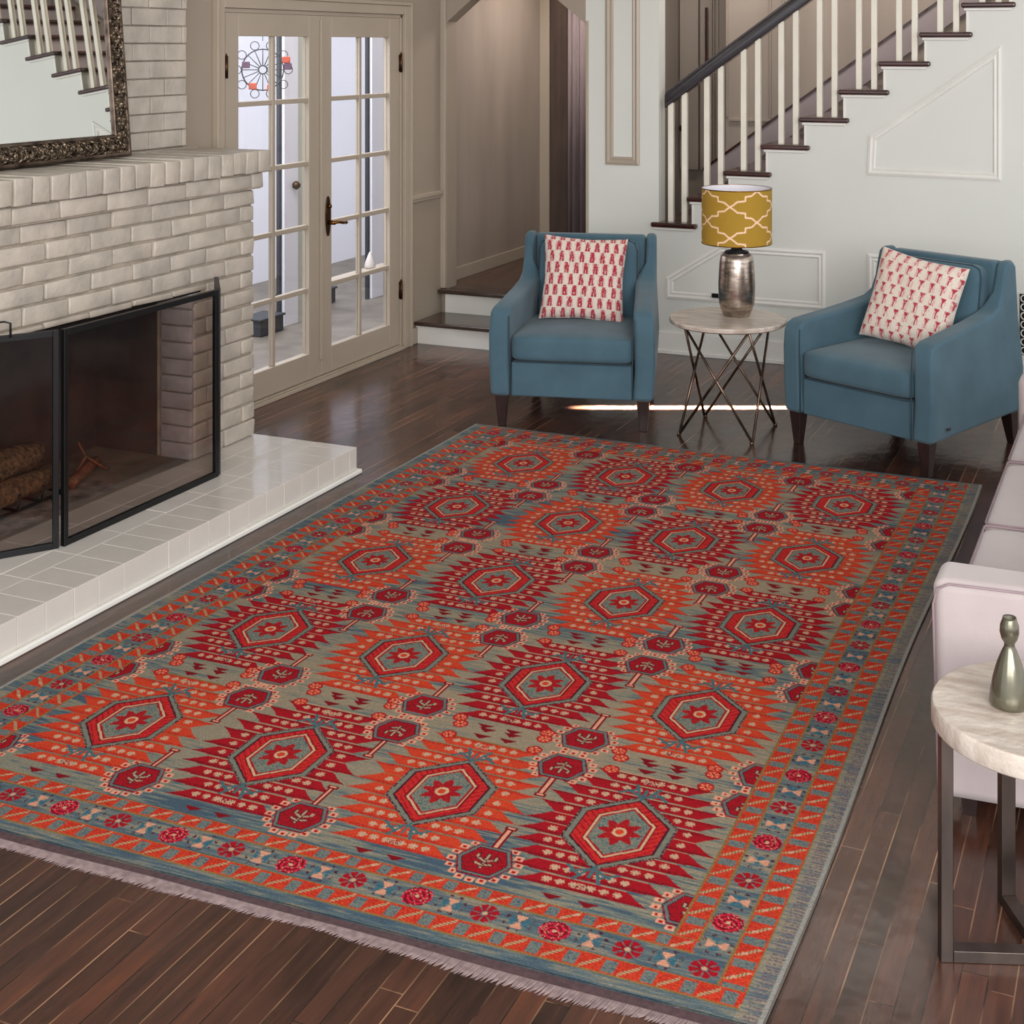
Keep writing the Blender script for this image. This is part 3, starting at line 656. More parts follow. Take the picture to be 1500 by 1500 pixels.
# ------------------------------------------------------------------ staircase
stc = thing('staircase', 'white staircase with mahogany treads and dark handrail rising right', 'staircase', (TX0, YB, TZ0))
def so_(mb): mb.v = [(v[0] - TX0, v[1] - YB, v[2] - TZ0) for v in mb.v]; return mb
YS1 = 9.05
for i in range(NT):
    x = TX0 + RUN * i; z = TZ0 + RISE * i
    so_(MB().box(x, x + RUN + 0.062, YB - 0.032, YB + 0.118, z - 0.030, z).box(x, x + RUN + 0.028, YB + 0.118, YS1, z - 0.030, z)).build('tread', TREAD, stc, bevel=0.011, seg=3)
    if i: so_(MB().box(x + 0.030, x + 0.046, YB + 0.121, YS1, z - RISE, z - 0.030)).build('riser', SKIRTM, stc)
    so_(MB().box(x + 0.014, x + RUN + 0.04, YB - 0.016, YB - 0.001, z - 0.046, z - 0.030)).build('cove_moulding', WTRIM, stc, bevel=0.005)
    so_(MB().box(x + 0.026, x + 0.040, YB - 0.004, YB - .0005, z - 0.030 - (RISE - .03 if i else 0.0), z - 0.046)).build('corner_bead', WTRIM, stc) if i else None
    for dx in (0.107, 0.193):
        xb = x + dx; zt = 1.52 + (xb + 2.735) * (RISE / RUN) - 0.04
        so_(MB().box(xb - 0.0165, xb + 0.0165, YB + 0.03, YB + 0.063, z, zt)).build('baluster', BALU, stc, bevel=0.003)
rl = MB(); x0, x1 = -2.737, TX0 + RUN * NT; s_ = RISE / RUN
prof = [(-0.030, -0.050), (0.030, -0.050), (0.036, -0.01), (0.032, 0.030), (0.018, 0.050), (-0.018, 0.050), (-0.032, 0.030), (-0.036, -0.01)]
vs = [(x0, YB + 0.046 + p, 1.52 + q) for p, q in prof] + [(x1, YB + 0.046 + p, 1.52 + (x1 - x0) * s_ + q) for p, q in prof]
rl.add(vs, [tuple(range(8)), tuple(range(15, 7, -1))] + [(i, (i + 1) % 8, 8 + (i + 1) % 8, 8 + i) for i in range(8)])
so_(rl).build('handrail', RAILM, stc, bevel=0.004, angle=25)
sk = MB(); xa, xb = TX0 - 0.0, TX0 + RUN * NT
sk.prism([(xa, TZ0 + 0.04), (xb, TZ0 + 0.04 + (xb - xa) * s_), (xb, TZ0 + 0.22 + (xb - xa) * s_), (xa, TZ0 + 0.22)], YS1, YS1 + 0.02)
so_(sk).build('skirt_board', SKIRTM, stc)
sk = MB(); sk.prism([(xa, TZ0 + 0.22), (xb, TZ0 + 0.22 + (xb - xa) * s_), (xb, TZ0 + 0.24 + (xb - xa) * s_), (xa, TZ0 + 0.24)], YS1 - 0.006, YS1 + 0.02)
so_(sk).build('skirt_cap', TREAD, stc)
# far side stair wall behind
structure(MB().box(-2.66, 3.1, YS1 + 0.0205, YS1 + 0.12, 0, 4.0).build('wall_stair_far', TAUPE))
ht2 = MB()
ht2.box(-2.63, -1.0, YS1 + .004, YS1 + 0.0205, 1.345, 1.362)
for x in (-2.655, -2.36, -2.27, -2.19): ht2.box(x, x + 0.012, YS1 + 0.008, YS1 + 0.0205, 1.37, 3.8)
structure(ht2.build('trim_13', TAUPE, bevel=0.002))
# door on the landing with knob
ld = bpy.data.objects.new('door_4', None); COL.objects.link(ld); ld.location = (-3.19, 9.70, 0.95); structure(ld)
MB().box(0.0, 0.14, 0, 0.04, 0, 2.1).box(0.15, 0.24, 0.012, 0.04, 0, 2.1).build('door_leaf', TAUPE, ld, bevel=0.004)
kn = MB(); kn.lathe([(0.001, -0.028), (0.022, -0.018), (0.028, 0), (0.022, 0.018), (0.001, 0.028)], 18, (0.0, 0.0, 0.0)); k_ = kn.build('door_knob', OXID, ld, smooth=True); k_.location = (0.035, -0.03, 0.30); 
structure(MB().box(-3.0, -2.975, 9.70, 9.745, 1.45, 2.12).build('trim_14', TREAD, bevel=0.003))

# wall grille
gr = thing('wall_grille', 'black ornamental air grille low on the white wall behind the right armchair', 'grille', (-0.70, YB, 0.17))
MB().box(0, 0.5, -0.008, -0.001, 0, 0.33).build('backing', BLACK, gr)
sc_ = MB()
for i in range(10):
    for j in range(7):
        cx, cz = 0.025 + i * 0.05, 0.024 + j * 0.047
        sc_.path([(cx + 0.019 * math.cos(t), -0.011, cz + 0.019 * math.sin(t)) for t in [2 * PI * q / 12 for q in range(12)]], 0.0035, 5, closed=True)
sc_.build('scrollwork', WTRIM, gr, smooth=True)
# socket
ou = thing('wall_socket', 'small dark socket with plug on the white wall behind the lamp table', 'socket', (-2.40, YB, 0.37))
MB().box(-0.04, 0.04, -0.006, -0.0005, -0.02, 0.02).build('plate', WTRIM, ou, bevel=0.002)
MB().box(-0.03, 0.02, -0.03, -0.0065, -0.012, 0.012).build('plug', BLACK, ou, bevel=0.003)

# ------------------------------------------------------------------ armchairs
def rbox(mb_name, m_, parent, x0, x1, y0, y1, z0, z1, r, crown=0.0, seg=4, n=8):
    """soft cushion: subdivided box with rounded edges and a crowned top"""
    mb = MB(); vs = {}; vl = []; fs = []
    def vid(p):
        k = tuple(round(c, 5) for c in p)
        if k not in vs: vs[k] = len(vl); vl.append(p)
        return vs[k]
    for ax in range(3):
        for sd in (0, 1):
            o = [a for a in range(3) if a != ax]
            for i in range(n):
                for j in range(n):
                    q = []
                    for (u, v) in ((i, j), (i + 1, j), (i + 1, j + 1), (i, j + 1)):
                        p = [0, 0, 0]; p[ax] = sd; p[o[0]] = u / n; p[o[1]] = v / n; q.append(vid(tuple(p)))
                    fs.append(tuple(q))
    out = []
    cx, cy, cz = (x0 + x1) / 2, (y0 + y1) / 2, (z0 + z1) / 2; hx, hy_, hz = (x1 - x0) / 2, (y1 - y0) / 2, (z1 - z0) / 2
    for (u, v, w_) in vl:
        P = []
        for t, h in ((u, hx), (v, hy_), (w_, hz)):
            s = 2 * t - 1; 
            # concentrate samples near edges
            s = math.copysign(abs(s) ** 0.6, s) if s else 0.0
            P.append(s * h)
        C_ = [max(-h + r, min(h - r, p)) for p, h in zip(P, (hx, hy_, hz))]
        d = Vector([p - c for p, c in zip(P, C_)]); 
        if d.length > 1e-6: d = d.normalized() * min(r, d.length if d.length < r else r)
        Q = [c + e for c, e in zip(C_, d)]
        fx, fy, fz = Q[0] / hx, Q[1] / hy_, Q[2] / hz
        if crown: Q[2] += crown * fz * (1 - fx * fx) * (1 - fy * fy)
        out.append((cx + Q[0], cy + Q[1], cz + Q[2]))
    mb.add(out, fs)
    return mb.build(mb_name, m_, parent, smooth=True, sub=1)

def armchair(loc, rz, label):
    t = thing('armchair', label, 'armchair', loc, rz, 'teal armchairs')
    W, D = 0.395, 0.84                      # half width at the front, depth; tapers towards the back
    def tp(x, y): return x * (1 - 0.14 * max(0, min(1, y / D)))
    # base rail
    b = MB()
    n = 6
    b.hexa([(-W + .1, 0.012, 0.15), (W - .1, 0.012, 0.15), (tp(W, D) - .08, D - .03, 0.15), (-tp(W, D) + .08, D - .03, 0.15)],
           [(-W + .1, 0.012, 0.315), (W - .1, 0.012, 0.315), (tp(W, D) - .08, D - .03, 0.315), (-tp(W, D) + .08, D - .03, 0.315)])
    b.build('seat_frame', TEAL, t, bevel=0.008)
    # arms with rising wings
    prof = [(0.0, 0.15), (0.0, 0.30), (-0.004, 0.45), (-0.002, 0.53), (0.012, 0.562), (0.05, 0.578), (0.2, 0.592), (0.40, 0.612), (0.55, 0.632), (0.61, 0.66), (0.642, 0.72), (0.662, 0.80), (0.675, 0.84), (0.70, 0.856), (0.745, 0.856), (0.775, 0.83), (0.80, 0.6), (0.83, 0.35), (D, 0.15)]
    for s in (-1, 1):
        a = MB(); k = len(prof); vs = []; th = 0.098
        for (x_in) in (1, 0):
            for (y, z) in prof:
                flare = 0.012 * math.sin(min(1, max(0, (z - 0.15) / 0.45)) * PI) 
                thk = th if z < 0.64 else th - 0.045 * min(1, (z - 0.64) / 0.1)
                xo = tp(W, y) + flare
                vs.append((s * (xo - (thk if x_in else 0)), y, z))
        a.add(vs, [tuple(range(k)), tuple(range(2 * k - 1, k - 1, -1))] + [(i, (i + 1) % k, k + (i + 1) % k, k + i) for i in range(k)])
        ar = a.build('arm', TEAL, t, bevel=0.020, seg=4, angle=50)
        # seam piping on the front inner edge
        pp = MB(); pp.path([(s * (W - 0.097), -0.003, 0.155), (s * (W - 0.097), -0.003, 0.31), (s * (W - 0.094), -0.006, 0.46), (s * (W - 0.092), -0.001, 0.54)], 0.0028, 6); pp.build('piping', PIPE, ar, smooth=True)
    # back
    bk_ = MB(); wt = tp(W, D) - 0.05
    bk_.hexa([(-wt, 0.66, 0.315), (wt, 0.66, 0.315), (wt, D - .012, 0.16), (-wt, D - .012, 0.16)],
             [(-wt, 0.68, 0.852), (wt, 0.68, 0.852), (wt, 0.765, 0.848), (-wt, 0.765, 0.848)])
    bk_.build('back', TEAL, t, bevel=0.02, seg=4)
    # back cushion, leaning
    bc = rbox('back_cushion', TEAL, t, -0.262, 0.262, -0.075, 0.075, 0.0, 0.42, 0.055, 0.0)
    bc.location = (0, 0.60, 0.415); bc.rotation_euler = (-math.radians(9), 0, 0)
    pp = MB(); c_ = []
    for (x, z) in ((-0.259, 0.05), (-0.259, 0.36), (-0.245, 0.40), (-0.21, 0.414), (0.21, 0.414), (0.245, 0.40), (0.259, 0.36), (0.259, 0.05)): c_.append((x, -0.045, z))
    pp.path(c_, 0.0035, 6); pp.build('piping', PIPE, bc, smooth=True)
    # seat cushion
    sc2 = rbox('seat_cushion', TEAL, t, -0.300, 0.300, -0.008, 0.60, 0.318, 0.448, 0.036, 0.014)
    pp = MB(); pp.path([(-0.29, 0.5, 0.322), (-0.296, 0.03, 0.322), (-0.27, -0.004, 0.322), (0.27, -0.004, 0.322), (0.296, 0.03, 0.322), (0.29, 0.5, 0.322)], 0.003, 6); pp.build('piping', PIPE, sc2, smooth=True)
    # legs
    for (x, y, dx, dy) in ((-0.345, 0.045, 0.0, 0.0), (0.345, 0.045, 0.0, 0.0), (-0.305, 0.77, 0.0, 0.03), (0.305, 0.77, 0.0, 0.03)):
        l = MB(); q = 0.031; p = 0.017; sx = 1 if x > 0 else -1
        l.hexa([(x + dx - p, y + dy - p, 0), (x + dx + p, y + dy - p, 0), (x + dx + p, y + dy + p, 0), (x + dx - p, y + dy + p, 0)],
               [(x - q, y - q, 0.152), (x + q, y - q, 0.152), (x + q, y + q, 0.152), (x - q, y + q, 0.152)])
        l.build('leg', LEGW, t, bevel=0.003)
    return t
chL = armchair((-2.594, 6.225, 0), math.radians(14), 'teal armchair left of the lamp table, in front of the passage steps')
chR = armchair((-1.248, 6.268, 0), math.radians(-25), 'teal armchair right of the lamp table, close to the sofa')
lb = MB().box(-0.012, 0.012, -0.002, 0.002, -0.006, 0.006).build('metal_tag', STEEL, chR, bevel=0.001); lb.location = (0.398, 0.13, 0.20); lb.rotation_euler = (0, 0, PI / 2)

# ikat cushions
CREAM, IRED, IPINK = s2l((214, 202, 190)), s2l((166, 46, 62)), s2l((206, 150, 148))
def ikat_pillow(loc, rot, label, style, size=0.43):
    n = 150; t = thing('throw_pillow', label, 'pillow', loc, 0, 'ikat throw pillows'); t.rotation_euler = rot
    me = bpy.data.meshes.new('cover'); u = np.linspace(-1, 1, n); U, V = np.meshgrid(u, u, indexing='ij')
    edge = np.clip(1 - np.maximum(np.abs(U), np.abs(V)) ** 3.0, 0, 1) * (1 - 0.25 * (U * V) ** 2)
    H = 0.075 * np.sqrt(np.clip((1 - U ** 4) * (1 - V ** 4), 0, 1))
    pin = 1 - 0.075 * (1 - np.abs(V) ** 1.5) * np.abs(U) ** 4 ; pin2 = 1 - 0.075 * (1 - np.abs(U) ** 1.5) * np.abs(V) ** 4
    X = U * pin * size / 2; Z = V * pin2 * size / 2
    wr = 0.002 * np.sin(U * 9 + V * 4) * (1 - U ** 2)
    front = np.stack([X, -H - wr, Z + size / 2], -1).reshape(-1, 3); back = np.stack([X, H, Z + size / 2], -1).reshape(-1, 3)
    co = np.concatenate([front, back]); idx = np.arange(n * n).reshape(n, n)
    q = np.stack([idx[:-1, :-1], idx[1:, :-1], idx[1:, 1:], idx[:-1, 1:]], -1).reshape(-1, 4)
    q2 = q[:, ::-1] + n * n
    per = list(idx[:, 0]) + list(idx[-1, 1:]) + list(idx[::-1, -1][1:]) + list(idx[0, ::-1][1:-1])
    k = len(per); sides = np.array([(per[i], per[(i + 1) % k] + 0, per[(i + 1) % k] + n * n, per[i] + n * n) for i in range(k)])[:, ::-1]
    faces = np.concatenate([q, q2, sides])
    me.from_pydata(co.tolist(), [], faces.tolist())
    # pattern
    S, T = (U + 1) / 2 * 8.5, (V + 1) / 2 * (7.5 if style == 0 else 8.0)
    row = np.floor(T); ft = T - row; S2 = S + 0.5 * (row % 2); fs_ = S2 - np.floor(S2) - 0.5
    jit_ = np.sin(np.floor(S2) * 12.9898 + row * 78.233) * 0.08
    fs_ = fs_ + jit_
    col = np.ones((n, n, 3)) * np.array(CREAM)
    if style == 0:
        lobes = (np.abs(np.abs(fs_) - 0.13) < 0.11 * (1 - 0.4 * ft)) & (ft > 0.02) & (ft < 0.72); body = (np.abs(fs_) < 0.15) & (ft > 0.36) & (ft < 0.95)
        halo = (np.abs(fs_) < 0.33) & (ft > 0.04) & (ft < 0.95)
    else:
        body = (np.abs(fs_) < 0.21 * (ft - 0.45) / 0.4) & (ft > 0.46) & (ft < 0.92); lobes = (np.abs(fs_ + 0.05 * (1 - ft)) < 0.05) & (ft > 0.08) & (ft <= 0.6)
        halo = (np.abs(fs_) < 0.28) & (ft > 0.05) & (ft < 0.97)
    noise = rng.random((n, n))
    streak = np.repeat(rng.random((n, n // 5 + 1)), 5, axis=1)[:, :n]
    col[halo & (streak > 0.55)] = IPINK; m_ = (body | lobes) & (noise > 0.08); col[m_] = IRED
    col *= (0.92 + 0.12 * rng.random((n, n, 1)))
    rgba = np.ones((2 * n * n, 4)); rgba[:n * n, :3] = col.reshape(-1, 3); rgba[n * n:, :3] = CREAM
    at = me.color_attributes.new('pattern', 'FLOAT_COLOR', 'POINT'); at.data.foreach_set('color', rgba.ravel().astype(np.float32))
    me.polygons.foreach_set('use_smooth', [True] * len(me.polygons)); me.materials.append(IKAT)
    o = bpy.data.objects.new('cover', me); COL.objects.link(o); o.parent = t
    for dz in ((0.12, 0.215, 0.33) if style == 0 else (0.10, 0.23)):
        bt = MB(); bt.lathe([(0.0, -0.003), (0.007, -0.002), (0.008, 0.001), (0.006, 0.004), (0.0, 0.005)], 14); b_ = bt.build('button', SHELL, t, smooth=True)
        b_.rotation_euler = (PI / 2, 0, 0); b_.location = (0, -0.073 * math.sqrt(max(0, 1 - ((dz / size) * 2 - 1) ** 4)) - 0.003, dz)
    return t
IKAT = attr_mat('ikat_printed_linen', 0.9, 0.35, 300, sheen=0.2, grain=0.06)
def chair_pt(root, p):
    r = root.rotation_euler.z; x, y, z = p
    return (root.location.x + x * math.cos(r) - y * math.sin(r), root.location.y + x * math.sin(r) + y * math.cos(r), z)
ikat_pillow(chair_pt(chL, (-0.005, 0.37, 0.452)), (-math.radians(17), math.radians(3), math.radians(19)), 'cream pillow with split red ikat marks on the left armchair', 0)
ikat_pillow(chair_pt(chR, (0.0, 0.36, 0.455)), (-math.radians(17), math.radians(9), math.radians(-15)), 'cream pillow with pink tulip shaped ikat marks on the right armchair', 1)

# ------------------------------------------------------------------ lamp table and lamp
tb = thing('side_table', 'round stone topped table with crossed bronze rods between the armchairs', 'table', (-1.905, 6.53, 0))
TH = 0.54
tt = MB(); tt.lathe([(0.0, TH - 0.026), (0.268, TH - 0.026), (0.278, TH - 0.020), (0.280, TH - 0.006), (0.276, TH), (0.0, TH)], 72, cap=False); tt.build('table_top', TRAV, tb, smooth=False, bevel=0.001)
Rf, Rt = 0.255, 0.225
for i in range(4):
    a = math.radians(312 + 90 * i); ft_ = (Rf * math.cos(a), Rf * math.sin(a), 0.004)
    for s in (-1, 1):
        b = a + s * PI / 2; MB().rod((ft_[0] + s * 0.004 * math.cos(b), ft_[1] + s * 0.004 * math.sin(b), 0.004 if s > 0 else 0.004), (Rt * math.cos(b) * 1.0, Rt * math.sin(b), TH - 0.027), 0.0065, n=10).build('rod', BRONZE, tb, smooth=True)
    MB().lathe([(0.0, 0.0), (0.010, 0.0), (0.010, 0.010), (0.0, 0.012)], 12, (ft_[0], ft_[1], 0), cap=False).build('foot', BRONZE, tb, smooth=True)
lm = thing('table_lamp', 'mercury glass lamp with a mustard trellis drum shade on the round table', 'lamp', (-1.882, 6.605, TH + .0005))
MB().lathe([(0.0, 0), (0.060, 0.0), (0.066, 0.006), (0.078, 0.035), (0.085, 0.06), (0.0875, 0.09), (0.089, 0.15), (0.086, 0.21), (0.082, 0.265), (0.077, 0.290), (0.066, 0.302), (0.040, 0.306), (0.0, 0.306)], 64, cap=False).build('lamp_base', MERC, lm, smooth=True)
MB().lathe([(0.0, 0.306), (0.060, 0.306), (0.056, 0.312), (0.03, 0.318), (0.022, 0.335), (0.012, 0.345), (0.010, 0.42), (0.0, 0.42)], 32, cap=False).build('neck', BLACK, lm, smooth=True)
SZ0, SZ1, SR = 0.352, 0.616, 0.169
MUST, LINE = s2l((160, 126, 42)), s2l((232, 196, 164))
def shade():
    na, nh = 420, 150; me = bpy.data.meshes.new('lamp_shade')
    A = np.arange(na) * 2 * PI / na; Hh = np.linspace(0, 1, nh); AA, HH = np.meshgrid(A, Hh, indexing='ij')
    outer = np.stack([SR * np.cos(AA), SR * np.sin(AA), SZ0 + (SZ1 - SZ0) * HH], -1).reshape(-1, 3)
    inner = np.stack([(SR - 0.003) * np.cos(AA), (SR - 0.003) * np.sin(AA), SZ0 + (SZ1 - SZ0) * HH], -1).reshape(-1, 3)
    idx = np.arange(na * nh).reshape(na, nh); nx = np.roll(idx, -1, axis=0)
    q = np.stack([idx[:, :-1], nx[:, :-1], nx[:, 1:], idx[:, 1:]], -1).reshape(-1, 4); N_ = na * nh
    q2 = q[:, ::-1] + N_; e0 = np.stack([idx[:, 0], idx[:, 0] + N_, nx[:, 0] + N_, nx[:, 0]], -1); e1 = np.stack([idx[:, -1], nx[:, -1], nx[:, -1] + N_, idx[:, -1] + N_], -1)
    me.from_pydata(np.concatenate([outer, inner]).tolist(), [], np.concatenate([q, q2, e0, e1]).tolist())
    # trellis: nodes every 45 deg and half the vertical period
    da = 2 * PI / 8; per = 0.56; pl_ = [(0, 0), (.13, .13), (.27, .34), (.50, .38), (.56, .40), (.56, .66), (.80, .72), (1, 1)]
    facing = YAW - PI / 2; a0 = facing - math.radians(19)
    ua = ((AA - a0) / da); uh = (HH - 0.16) / (per / 2)
    ca = np.floor(ua); ch = np.floor(uh); fa = ua - ca; fh = uh - ch; par = (ca + ch) % 2
    fh2 = np.where(par == 0, fh, 1 - fh)     # diagonal direction alternates
    dmin = np.full(AA.shape, 9.0); sa, shh = SR * da, (SZ1 - SZ0) * per / 2
    for (p, r_) in zip(pl_[:-1], pl_[1:]):
        for rev in (0, 1):
            P = np.array([p[0] * sa, p[1] * shh]); Q = np.array([r_[0] * sa, r_[1] * shh])
            if rev: continue
            d = Q - P; Lq = (d ** 2).sum(); px = fa * sa - P[0]; py = fh2 * shh - P[1]
            t = np.clip((px * d[0] + py * d[1]) / Lq, 0, 1); dd = np.hypot(px - t * d[0], py - t * d[1]); dmin = np.minimum(dmin, dd)
    col = np.where((dmin < 0.0042)[..., None], np.array(LINE), np.array(MUST)); col = col * (0.94 + 0.12 * rng.random(AA.shape)[..., None])
    rgba = np.ones((2 * N_, 4)); rgba[:N_, :3] = col.reshape(-1, 3); rgba[N_:, :3] = s2l((226, 224, 232))
    at = me.color_attributes.new('pattern', 'FLOAT_COLOR', 'POINT'); at.data.foreach_set('color', rgba.ravel().astype(np.float32))
    me.polygons.foreach_set('use_smooth', [True] * len(me.polygons)); me.materials.append(attr_mat('mustard_trellis_shade_cloth', 0.8, 0.2, 400, grain=0.05))
    o = bpy.data.objects.new('lamp_shade', me); COL.objects.link(o); o.parent = lm
    rim = MB()
    for z in (SZ0, SZ1): rim.path([(SR * math.cos(t), SR * math.sin(t), z) for t in [2 * PI * i / 64 for i in range(64)]], 0.0025, 6, closed=True)
    for k in range(3): t = 2 * PI * k / 3; rim.rod((0, 0, SZ0 + 0.09), ((SR - .002) * math.cos(t), (SR - .002) * math.sin(t), SZ0 + 0.09), 0.002, n=6)
    rim.build('shade_wire', BRASS, o, smooth=True)
shade()

# ------------------------------------------------------------------ near table with vase
nt_ = thing('side_table', 'stone topped side table with flat metal loop legs in front of the sofa arm', 'table', (-0.212, 3.002, 0))
MB().lathe([(0.0, 0.462), (0.214, 0.462), (0.222, 0.466), (0.224, 0.47), (0.224, 0.504), (0.221, 0.51), (0.0, 0.51)], 96, cap=False).build('table_top', TRAV, nt_, bevel=0.0015)
def loop(ang, hw, z_off, parent):
    M = Matrix.Rotation(ang, 4, 'Z'); b = 0.0125; th = 0.0155
    mb = MB()
    mb.box(-hw - b, -hw + b, -th, th, z_off, 0.462, M); mb.box(hw - b, hw + b, -th, th, z_off, 0.462, M)
    mb.box(-hw + b, hw - b, -th, th, z_off, z_off + 0.024, M); mb.box(-hw + b, hw - b, -th, th, 0.438, 0.462, M)
    return mb.build('leg_loop', STEEL, parent, bevel=0.0015)
loop(YAW - math.radians(3), 0.200, 0.0, nt_)
M2 = Matrix.Rotation(YAW - math.radians(3) + PI / 2 + math.radians(8), 4, 'Z'); mb = MB()
mb.box(-0.205, -0.18, -0.0155, 0.0155, 0, 0.436, M2); mb.box(0.18, 0.205, -0.0155, 0.0155, 0, 0.436, M2)
for (a, b) in ((-0.18, -0.017), (0.017, 0.18)): mb.box(a, b, -0.0155, 0.0155, 0.0, 0.024, M2)
mb.build('leg_loop', STEEL, nt_, bevel=0.0015)
vz = MB(); vz.lathe([(0.0, 0.0), (0.036, 0.0), (0.040, 0.006), (0.0385, 0.025), (0.033, 0.055), (0.025, 0.085), (0.016, 0.108), (0.0105, 0.120), (0.0105, 0.126), (0.016, 0.134), (0.0195, 0.148), (0.0185, 0.162), (0.0145, 0.173), (0.0135, 0.178), (0.0105, 0.176), (0.009, 0.166), (0.0, 0.160)], 48, cap=False)
v = vz.build('bottle_vase', PEWTER, smooth=True); v.location = (-0.281, 2.990, 0.5105); tag(v, 'small grey green bottle vase on the near side table', 'vase')

# ------------------------------------------------------------------ sofa
sf = thing('sofa', 'pale lilac grey sofa running along the right edge of the rug', 'sofa', (-0.49, 3.44, 0))
SL = 2.35
def sarm(y0, y1, nm, skew=0.0):
    a = MB(); x1 = 0.86
    a.hexa([(0.0, y0, 0.055), (x1, y0 + skew, 0.055), (x1, y1, 0.055), (0.0, y1, 0.055)], [(-0.010, y0 - 0.004, 0.578), (x1, y0 - 0.004 + skew, 0.578), (x1, y1, 0.578), (-0.010, y1, 0.578)])
    o = a.build('arm', LILAC, sf, bevel=0.028, seg=5); return o
a1 = sarm(0.0, 0.15, 'arm', 0.06); a2 = sarm(SL - 0.15, SL, 'arm')
pp = MB(); pp.path([(0.006, -0.006, 0.075), (-0.006, -0.010, 0.52), (0.004, -0.010, 0.558), (0.03, -0.008, 0.572), (0.80, 0.05, 0.572)], 0.003, 6); pp.build('piping', LILACP, a1, smooth=True)
MB().box(0.03, 0.86, 0.151, SL - 0.151, 0.07, 0.30).build('seat_base', LILAC, sf, bevel=0.015)
MB().box(0.70, 0.90, 0.151, SL - 0.151, 0.301, 0.82).build('back', LILAC, sf, bevel=0.04, seg=4)
cu0 = 0.153; cwid = (SL - 0.306) / 3
for i in range(3):
    y0 = cu0 + i * cwid; c = rbox('seat_cushion', LILAC, sf, 0.012, 0.70, y0 + 0.002, y0 + cwid - 0.002, 0.302, 0.452, 0.026, 0.008)
    pp = MB(); pp.path([(0.69, y0 + 0.008, 0.449), (0.032, y0 + 0.008, 0.449), (0.020, y0 + 0.02, 0.449), (0.020, y0 + cwid - 0.02, 0.449), (0.032, y0 + cwid - 0.008, 0.449), (0.69, y0 + cwid - 0.008, 0.449)], 0.0035, 6); pp.build('piping', LILACP, c, smooth=True)
    bc = rbox('back_cushion', LILAC, sf, 0.54, 0.70, y0 + 0.004, y0 + cwid - 0.004, 0.455, 0.86, 0.05, 0.0)
for (x, y) in ((0.07, 0.07), (0.80, 0.09), (0.07, SL - 0.07), (0.80, SL - 0.07)):
    MB().hexa([(x - .015, y - .015, 0), (x + .015, y - .015, 0), (x + .015, y + .015, 0), (x - .015, y + .015, 0)], [(x - .022, y - .022, 0.07), (x + .022, y - .022, 0.07), (x + .022, y + .022, 0.07), (x - .022, y + .022, 0.07)]).build('leg', LEGW, sf)

